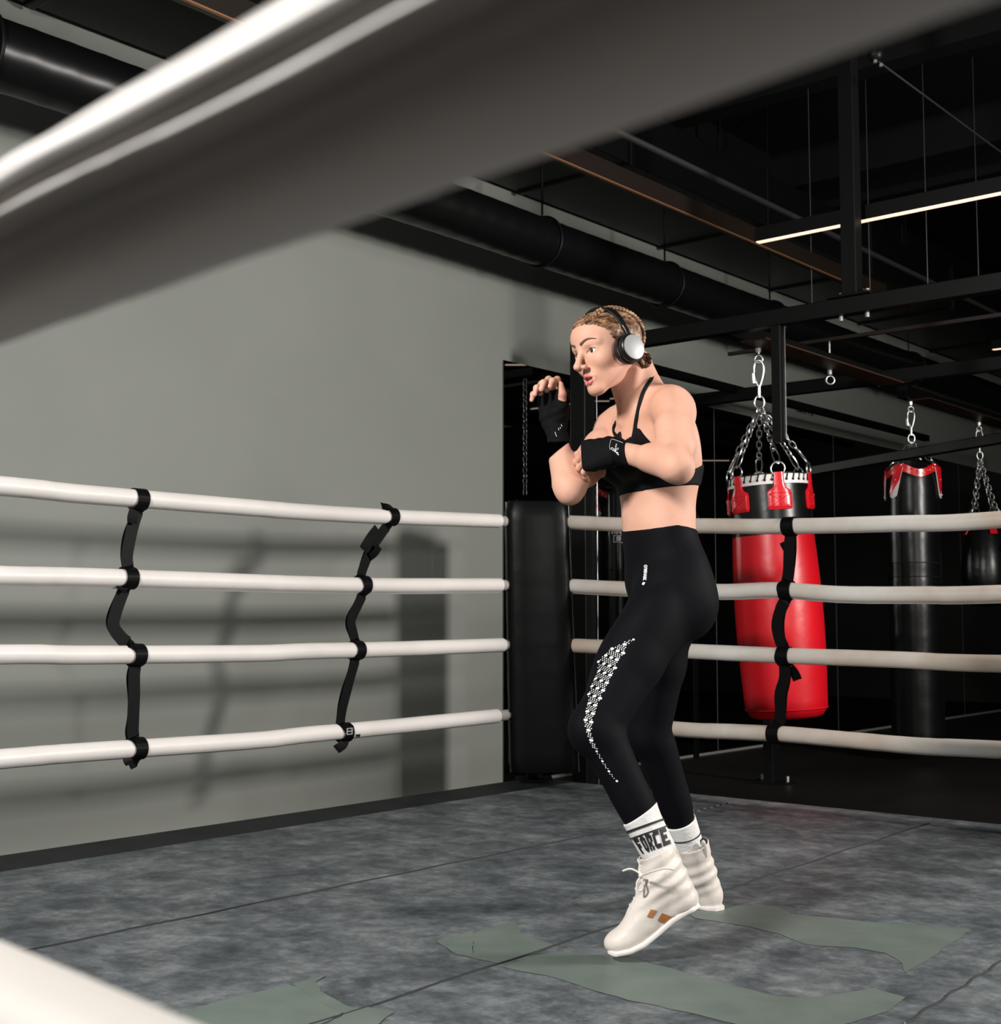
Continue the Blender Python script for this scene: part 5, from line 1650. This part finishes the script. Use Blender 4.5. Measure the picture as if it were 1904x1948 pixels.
# ------------------------------------------------------------------ headphones
M['hp_black'] = mat('matt_black_plastic', (0.004, 0.0045, 0.005), 0.35, 0, 0.4)
M['hp_silver'] = mat('silver_grey_disc', (0.27, 0.28, 0.285), 0.45, 0.2)
hp = thing('headphones', H(0, 0.0, 0.12), 'black over-ear headphones with a silver grey disc worn on the woman', 'headphones')
for s_ in (1, -1):
    ax_ = hL * s_; c = H(0.003 if s_ == 1 else -0.016, 0.070 * s_, -0.021)
    cu = MB().lathe(c, [(0.030, 0.0), (0.036, 0.002), (0.0385, 0.010), (0.038, 0.017), (0.0335, 0.0195)], 40, ax_, hF)
    cu.build('ear_cushion', M['hp_black'], hp, smooth=True)
    sh = MB().lathe(c, [(0.0335, 0.018), (0.0365, 0.022), (0.0365, 0.033), (0.034, 0.0375), (0.0325, 0.0385), (0.001, 0.0385)], 40, ax_, hF).build('ear_cup', M['hp_black'], hp, smooth=True)
    MB().lathe(c, [(0.0322, 0.0385), (0.0320, 0.0405), (0.030, 0.0412), (0.001, 0.0414)], 48, ax_, hF).build('silver_disc', M['hp_silver'], sh, smooth=True)
    yk = MB()
    yk.tube([c + ax_ * 0.028 + hU * 0.034, c + ax_ * 0.026 + hU * 0.046, c + ax_ * 0.020 + hU * 0.060], [0.007, 0.0075, 0.008], 12)
    yk.build('yoke', M['hp_black'], hp, smooth=True)
bp_ = []
for k in range(41):
    a = math.pi * (k / 40) * 0.86 + math.pi * 0.07
    bp_.append(H(-0.001 + 0.002 * math.sin(a), 0.092 * math.cos(a) * (1 + 0.02 * math.sin(a)), 0.012 + 0.100 * math.sin(a)))
bm = MB(); ribbon(bm, bp_, hF, [0.014 + 0.012 * math.sin(math.pi * k / 40) for k in range(41)], 0.006)
bm.build('headband', M['hp_black'], hp, bevel=0.002)

# ------------------------------------------------------------------ socks and boots
def sock_shell(p, n, c, ax_):
    Dk, lk_, rk, gk = sdf_block(LEGS, 0.0022, A(c) - 0.13, A(c) + 0.13)
    Xk, Yk, Zk = np.meshgrid(*gk, indexing='ij', sparse=True)
    s = plane(Xk, Yk, Zk, p, n)
    sd_ = ax_.cross(V((0, 1, 0))).normalized()
    ang = np.arctan2(plane(Xk, Yk, Zk, c + ax_ * 0.04, sd_), plane(Xk, Yk, Zk, c, V((0, 1, 0))))
    rib = 0.0007 * np.sin(ang * 44) * (s > 0.012)
    d = Dk - 0.0072 - rib
    d = np.maximum(d, -s - 0.004)
    d = np.maximum(d, s - 0.105)
    d = np.maximum(d, near(Xk, Yk, Zk, c + ax_ * 0.05, 0.085))
    P_, Q = mesh_from(d.astype(np.float32), lk_, rk); relax(P_, Q, 1)
    o = obj_from('sock', [(P_, Q)], M['sock'], person)
    return o, BVHTree.FromPolygons([V(v) for v in P_.tolist()], [tuple(q) for q in Q.tolist()])
def sock(top, bot, tdir, r0, r1, name_label=None):
    n = 24; pts = [seg(top, bot, i / n) for i in range(n + 1)]
    def pr(th, i, t): return 1 + (0.010 * math.sin(th * 26) if 6 < i else 0) + (0.02 if i < 2 else 0)
    mb = MB().tube(pts, [r0 + (r1 - r0) * i / n for i in range(n + 1)], 104, prof=pr, up=V((0, 1, 0)))
    return mb
sN0, sN1 = J(1217, 1549, 3.245), J(1247, 1632, 3.225)
sk, bvK = sock_shell(hemN, (shinN + V((0.15, 0, 0))).normalized(), hemN, shinN)
sF0, sF1 = J(1304, 1557, 3.75), J(1318, 1622, 3.78)
sk2, bvK2 = sock_shell(hemF, shinF, hemF, shinF)
def sock_map(top, bot, r, t, ang, off=0.0012):
    """t along the sock, ang around it measured from the camera side, towards the right of the photo positive"""
    ax_ = (bot - top).normalized(); c = seg(top, bot, t)
    fr = V((0, -1, 0)); fr = (fr - ax_ * fr.dot(ax_)).normalized(); sd = ax_.cross(fr)
    if sd.x < 0: sd = -sd
    dr = fr * math.cos(ang) + sd * math.sin(ang)
    h = (bvK if top == sN0 else bvK2).ray_cast(c + dr * 0.10, -dr)
    if h[0] is not None and (h[0] - c).length < 0.075: return h[0] + dr * off
    return c + dr * (r + off)
def band(top, bot, r, t0, t1, parent, dip=0.0, ex=0.0014):
    mb = MB(); n = 160; vs = []; fs = []
    for i in range(n):
        a = 2 * math.pi * i / n
        for t in (t0, t1): vs.append(sock_map(top, bot, r, t + dip * math.cos(a), a, 0.0022))
    for i in range(n):
        j = (i + 1) % n; fs.append((i * 2, i * 2 + 1, j * 2 + 1, j * 2))
    mb.add(vs, fs).build('stripe', M['black_print'], parent, smooth=True)
LN = (sN1 - sN0).length; LF = (sF1 - sF0).length
band(sN0, sN1, 0.0417, 0.25, 0.30, sk); band(sN0, sN1, 0.0418, 0.42, 0.45, sk)
band(sF0, sF1, 0.0410, 0.42, 0.455, sk2)
GLYPH = {'F': ['XXXXX', 'XXXXX', 'XX...', 'XXXX.', 'XXXX.', 'XX...', 'XX...', 'XX...'], 'O': ['.XXX.', 'XXXXX', 'XX.XX', 'XX.XX', 'XX.XX', 'XX.XX', 'XXXXX', '.XXX.'],
         'R': ['XXXX.', 'XXXXX', 'XX.XX', 'XX.XX', 'XXXX.', 'XXXX.', 'XX.XX', 'XX.XX'], 'C': ['.XXXX', 'XXXXX', 'XX...', 'XX...', 'XX...', 'XX...', 'XXXXX', '.XXXX'], 'E': ['XXXXX', 'XXXXX', 'XX...', 'XXXX.', 'XXXX.', 'XX...', 'XXXXX', 'XXXXX']}
def sock_blocks(word, top, bot, r, tc, ac, w, h, parent):
    L_ = (bot - top).length; mb = MB(); cw = w / 6.0; chh = h / 8.0
    x0 = -len(word) * w / 2
    for k, ch_ in enumerate(word):
        for j, row in enumerate(GLYPH[ch_]):
            for i, c_ in enumerate(row):
                if c_ != 'X': continue
                u0 = x0 + k * w + i * cw; v0 = (j - 4) * chh
                mb.add([sock_map(top, bot, r, tc + v / L_, ac + u / r, 0.0020) for u, v in ((u0, v0), (u0 + cw, v0), (u0 + cw, v0 + chh), (u0, v0 + chh))], [(0, 1, 2, 3)])
    mb.build('lettering', M['black_print'], parent)
def sock_text(body_, top, bot, r, tc, ac, size, parent, cut=1.05):
    vs, fs = text_mesh(body_, size, 0.0022)
    L_ = (bot - top).length
    vs = [V((v.x, v.y * 1.35, 0)) for v in vs]
    out = [sock_map(top, bot, r, tc - v.y / L_, ac + v.x / r, 0.0016) for v in vs]
    MB().add(out, fs).build('lettering', M['black_print'], parent)
sock_blocks('FORCE', sN0, sN1, 0.0415, 0.64, 0.02, 0.0262, 0.040, sk)
sock_blocks('FORCE', sF0, sF1, 0.0405, 0.74, 2.1, 0.0215, 0.034, sk2)

def boot(ank, top, heel, toe, fwd, side, solez, tilt_pts, label, near_side):
    """solez: list of (s, height) of the sole's underside from toe (0) to heel (1)"""
    Lf = (heel - toe).length
    fwdh = (toe - heel).normalized()
    def S(s):
        i = 0
        base = toe + (heel - toe) * s
        base = V((base.x, base.y, np.interp(s, [p[0] for p in solez], [p[1] for p in solez])))
        return base
    up = Z
    w = lambda s: float(np.interp(s, [0, .06, .2, .35, .55, .75, .92, 1], [0.020, 0.037, 0.046, 0.046, 0.038, 0.035, 0.034, 0.017]))
    # sole slab
    n = 40; vs = []; fs = []
    for i in range(n + 1):
        s = i / n; c = S(s); t = (S(min(1, s + .02)) - S(max(0, s - .02))).normalized(); nn = side.cross(t)
        if nn.z < 0: nn = -nn
        ww = w(s)
        for a, h in ((-1, 0.0), (-1.04, 0.003), (-1.04, 0.008), (-0.98, 0.011), (0.98, 0.011), (1.04, 0.008), (1.04, 0.003), (1, 0.0)):
            vs.append(c + side * (ww * a) + nn * h)
    for i in range(n):
        for j in range(8):
            l = (j + 1) % 8; fs.append((i * 8 + j, i * 8 + l, (i + 1) * 8 + l, (i + 1) * 8 + j))
    fs.append(tuple(range(8))[::-1]); fs.append(tuple(n * 8 + j for j in range(8)))
    # upper as an implicit solid
    hgt = [(0.15, 0.022, 0.033), (0.16, 0.024, 0.034), (0.28, 0.028, 0.038), (0.42, 0.034, 0.037), (0.56, 0.042, 0.034), (0.70, 0.046, 0.033), (0.86, 0.044, 0.031)]
    pr = []
    for k, (s, h, ww) in enumerate(hgt):
        t = (S(min(1, s + .05)) - S(max(0, s - .05))).normalized(); nn = side.cross(t)
        if nn.z < 0: nn = -nn
        pr.append(Ell(S(s) + nn * (h * 0.62 + 0.008), (t, side, nn), (0.034 if k else 0.030, ww, h), 0.022))
    pr.append(Cone(ank, top, 0.045, 0.0475, 0.02))
    pr.append(Cone(seg(ank, top, 0.0), S(0.80) + Z * 0.035, 0.044, 0.036, 0.03))
    pr.append(Cone(ank + fwdh * 0.018, S(0.42) + Z * 0.045, 0.034, 0.026, 0.03))
    pr.append(Cone(ank + fwdh * 0.022 - Z * 0.01, S(0.30) + Z * 0.050, 0.033, 0.024, 0.03))
    lo_ = np.min([p.lo for p in pr], axis=0); hi_ = np.max([p.hi for p in pr], axis=0)
    Dd, l_b, r_b, g_b = sdf_block(pr, 0.0024, lo_, hi_)
    Xb, Yb, Zb = np.meshgrid(*g_b, indexing='ij', sparse=True)
    sax = (top - ank).normalized()
    # soft creases round the ankle
    cr = 0.0022 * np.sin(plane(Xb, Yb, Zb, ank, sax) * 190 + plane(Xb, Yb, Zb, ank, fwdh) * 45) * np.exp(-(plane(Xb, Yb, Zb, ank + sax * 0.01, sax) / 0.05) ** 2)
    Dd = Dd + cr
    Dd = np.maximum(Dd, plane(Xb, Yb, Zb, top, (sax + fwdh * 0.10).normalized()))
    # hollow opening
    hol = Cone(seg(ank, top, 0.75), top + sax * 0.04, 0.0435, 0.0445, 0.01)
    Xh, Yh, Zh = Xb, Yb, Zb
    Dd = np.maximum(Dd, -hol.d(Xb, Yb, Zb))
    # trim below the sole line
    ss = ((Xb - toe.x) * (heel.x - toe.x) + (Yb - toe.y) * (heel.y - toe.y)) / ((heel.x - toe.x) ** 2 + (heel.y - toe.y) ** 2)
    zs_ = np.interp(ss, [p[0] for p in solez], [p[1] for p in solez])
    Dd = np.maximum(Dd, (zs_ + 0.007 - Zb) * 0.85)
    P_, Q = mesh_from(Dd.astype(np.float32), l_b, r_b); relax(P_, Q, 1)
    bo = obj_from('boxing_boot', [(P_, Q)], M['boot'], person)
    MB().add(vs, fs).build('sole', M['sole'], bo, smooth=True)
    bv = BVHTree.FromPolygons([V(v) for v in P_.tolist()], [tuple(q) for q in Q.tolist()])
    # laces on the instep
    li = MB()
    for k in range(13):
        t = k / 12
        c = seg(top - sax * 0.03, S(0.30) + Z * 0.10, t) if False else None
        base = seg(top - sax * 0.025, ank - sax * 0.005, min(1, t / 0.5)) if t < 0.5 else seg(ank - sax * 0.005, S(0.40) + Z * 0.045, (t - 0.5) / 0.5)
        dirn = (fwdh + Z * (0.15 if t < 0.5 else 1.2)).normalized()
        a_ = []
        for q in (-0.016, -0.006, 0.006, 0.016):
            h = bv.ray_cast(base + dirn * 0.15 + side * q + (sax * 0.004 * (q / 0.016)), -dirn)
            if h[0] is not None: a_.append(h[0] + dirn * 0.0012)
        if len(a_) == 4: li.tube(a_, 0.0018, 6)
    li.build('lace', M['lace'], bo, smooth=True)
    # pull tab at the back
    tb = MB(); bk = top - fwdh * 0.046 - sax * 0.012
    tb.tube(spline([bk - sax * 0.02, bk + sax * 0.012 - fwdh * 0.004, bk + sax * 0.028 - fwdh * 0.001, bk + sax * 0.012 + fwdh * 0.006, bk - sax * 0.004 + fwdh * 0.006], 4), 0.0042, 8)
    tb.build('pull_tab', M['boot'], bo, smooth=True)
    return bo, bv, S
toeN = J(1158, 1815, 3.20); heelN = J(1336, 1742, 3.20); YF = 3.243
nb, bvN, SN = boot(J(1268, 1672, 3.25), J(1246, 1618, 3.25), V((heelN.x, YF, 0)), V((toeN.x, YF, 0)), None, V((0, 1, 0)),
    [((x_ - 1157.5) / 178.5, max(0.0, P(x_, y_, 3.2).z)) for x_, y_ in ((1157.5, 1819), (1171, 1821.5), (1202, 1814), (1227, 1802), (1256, 1780), (1283, 1757), (1310, 1741), (1328, 1733), (1336, 1728))], None, 'near', True)
heelF = J(1368, 1715, 3.79); fdir = V((-0.62, 0.78, 0))
fb, bvF, SF = boot(J(1328, 1662, 3.80), J(1316, 1606, 3.77), V((heelF.x, 3.775, 0)), V((heelF.x, 3.775, 0)) + fdir * 0.265, None, fdir.cross(Z),
    [(0, 0.012), (0.12, 0.001), (0.5, 0.001), (1.0, 0.001)], None, 'far', True)
# tan patches on the near boot
def patch_on(bv, poly, parent, name, m, off=0.0016):
    out = []
    cx_ = sum(p[0] for p in poly) / len(poly); cy_ = sum(p[1] for p in poly) / len(poly)
    rings_ = 5; n = 0; vs = []; fs = []
    edge_ = []
    for i in range(len(poly)):
        a, b = poly[i], poly[(i + 1) % len(poly)]
        for j in range(4): edge_.append((a[0] + (b[0] - a[0]) * j / 4, a[1] + (b[1] - a[1]) * j / 4))
    for r in range(rings_, -1, -1):
        k = r / rings_
        for x, y in edge_:
            px, py = cx_ + (x - cx_) * k, cy_ + (y - cy_) * k
            d = ray(px, py).normalized(); h = bv.ray_cast(CAM, d)
            if h[0] is None: h = bv.find_nearest(P(px, py, 3.2))
            nn = h[1] if h[1].dot(d) < 0 else -h[1]
            vs.append(h[0] + nn * off)
    m_ = len(edge_)
    for r in range(rings_):
        for j in range(m_):
            l = (j + 1) % m_; fs.append((r * m_ + j, r * m_ + l, (r + 1) * m_ + l, (r + 1) * m_ + j))
    return MB().add(vs, fs).build(name, m, parent, smooth=True)
patch_on(bvN, [(1238, 1730), (1249.5, 1732), (1240, 1746), (1230.5, 1744)], nb, 'tan_patch', M['tan'])
patch_on(bvN, [(1259, 1736.5), (1286, 1747), (1271, 1760), (1250, 1751)], nb, 'tan_patch', M['tan'])
# bow of the near boot
bw = MB()
yb = 3.2
bw.tube(spline([P(1219, 1664, yb), P(1210, 1657, yb), P(1198, 1653, yb), P(1184, 1657, yb)], 5), 0.0024, 8)
bw.tube(spline([P(1219, 1668, yb), P(1212, 1678, yb), P(1212, 1692, yb), P(1218, 1695, yb), P(1223, 1688, yb), P(1220, 1672, yb)], 5), 0.0026, 8)
bw.tube(spline([P(1222, 1665, yb - .01), P(1240, 1658, yb - 0.045), P(1262, 1652, yb - .05), P(1282, 1654, yb - .035)], 5), 0.0022, 8)
bw.ico(P(1219, 1666, yb), 0.006, 10)
bw.build('bow', M['lace'], nb, smooth=True)
# counter seam on the far boot
# ------------------------------------------------------------------ lights and camera
def area(name, loc, target, size, power, col=(1, 1, 1), sy=None):
    l = bpy.data.lights.new(name, 'AREA'); l.energy = power; l.color = col
    l.shape = 'RECTANGLE'; l.size = size; l.size_y = sy or size
    o = bpy.data.objects.new(name, l); COL.objects.link(o)
    o.location = loc
    o.rotation_euler = (V(target) - V(loc)).to_track_quat('-Z', 'Y').to_euler()
    return o
area('strobe_front', (-2.0, 1.0, 2.75), (0.0, 2.7, 0.6), 0.5, 215, (1.0, 0.97, 0.93))
area('strobe_right', (4.7, 3.3, 2.25), (-0.3, 5.6, 1.1), 0.75, 300, (1.0, 0.95, 0.90))
area('strobe_low', (1.9, -0.1, 1.9), (-0.2, 5.5, 0.9), 0.4, 50, (1.0, 0.98, 0.95))
w = bpy.data.worlds.new('world'); SC.world = w; w.use_nodes = True
w.node_tree.nodes['Background'].inputs[0].default_value = (0.5, 0.55, 0.55, 1)
w.node_tree.nodes['Background'].inputs[1].default_value = 0.03
cam = bpy.data.cameras.new('camera'); co = bpy.data.objects.new('camera', cam); COL.objects.link(co)
co.location = CAM
co.rotation_euler = (math.pi / 2 + PITCH, 0, 0)
cam.sensor_fit = 'HORIZONTAL'; cam.sensor_width = 36; cam.lens = FPX / 1904 * 36
cam.clip_start = 0.02; cam.clip_end = 100
cam.dof.use_dof = True; cam.dof.focus_distance = 3.6; cam.dof.aperture_fstop = 9.5
SC.camera = co
SC.view_settings.view_transform = 'Standard'; SC.view_settings.look = 'None'
SC.view_settings.exposure = 0; SC.view_settings.gamma = 1
SC.view_settings.use_curve_mapping = False
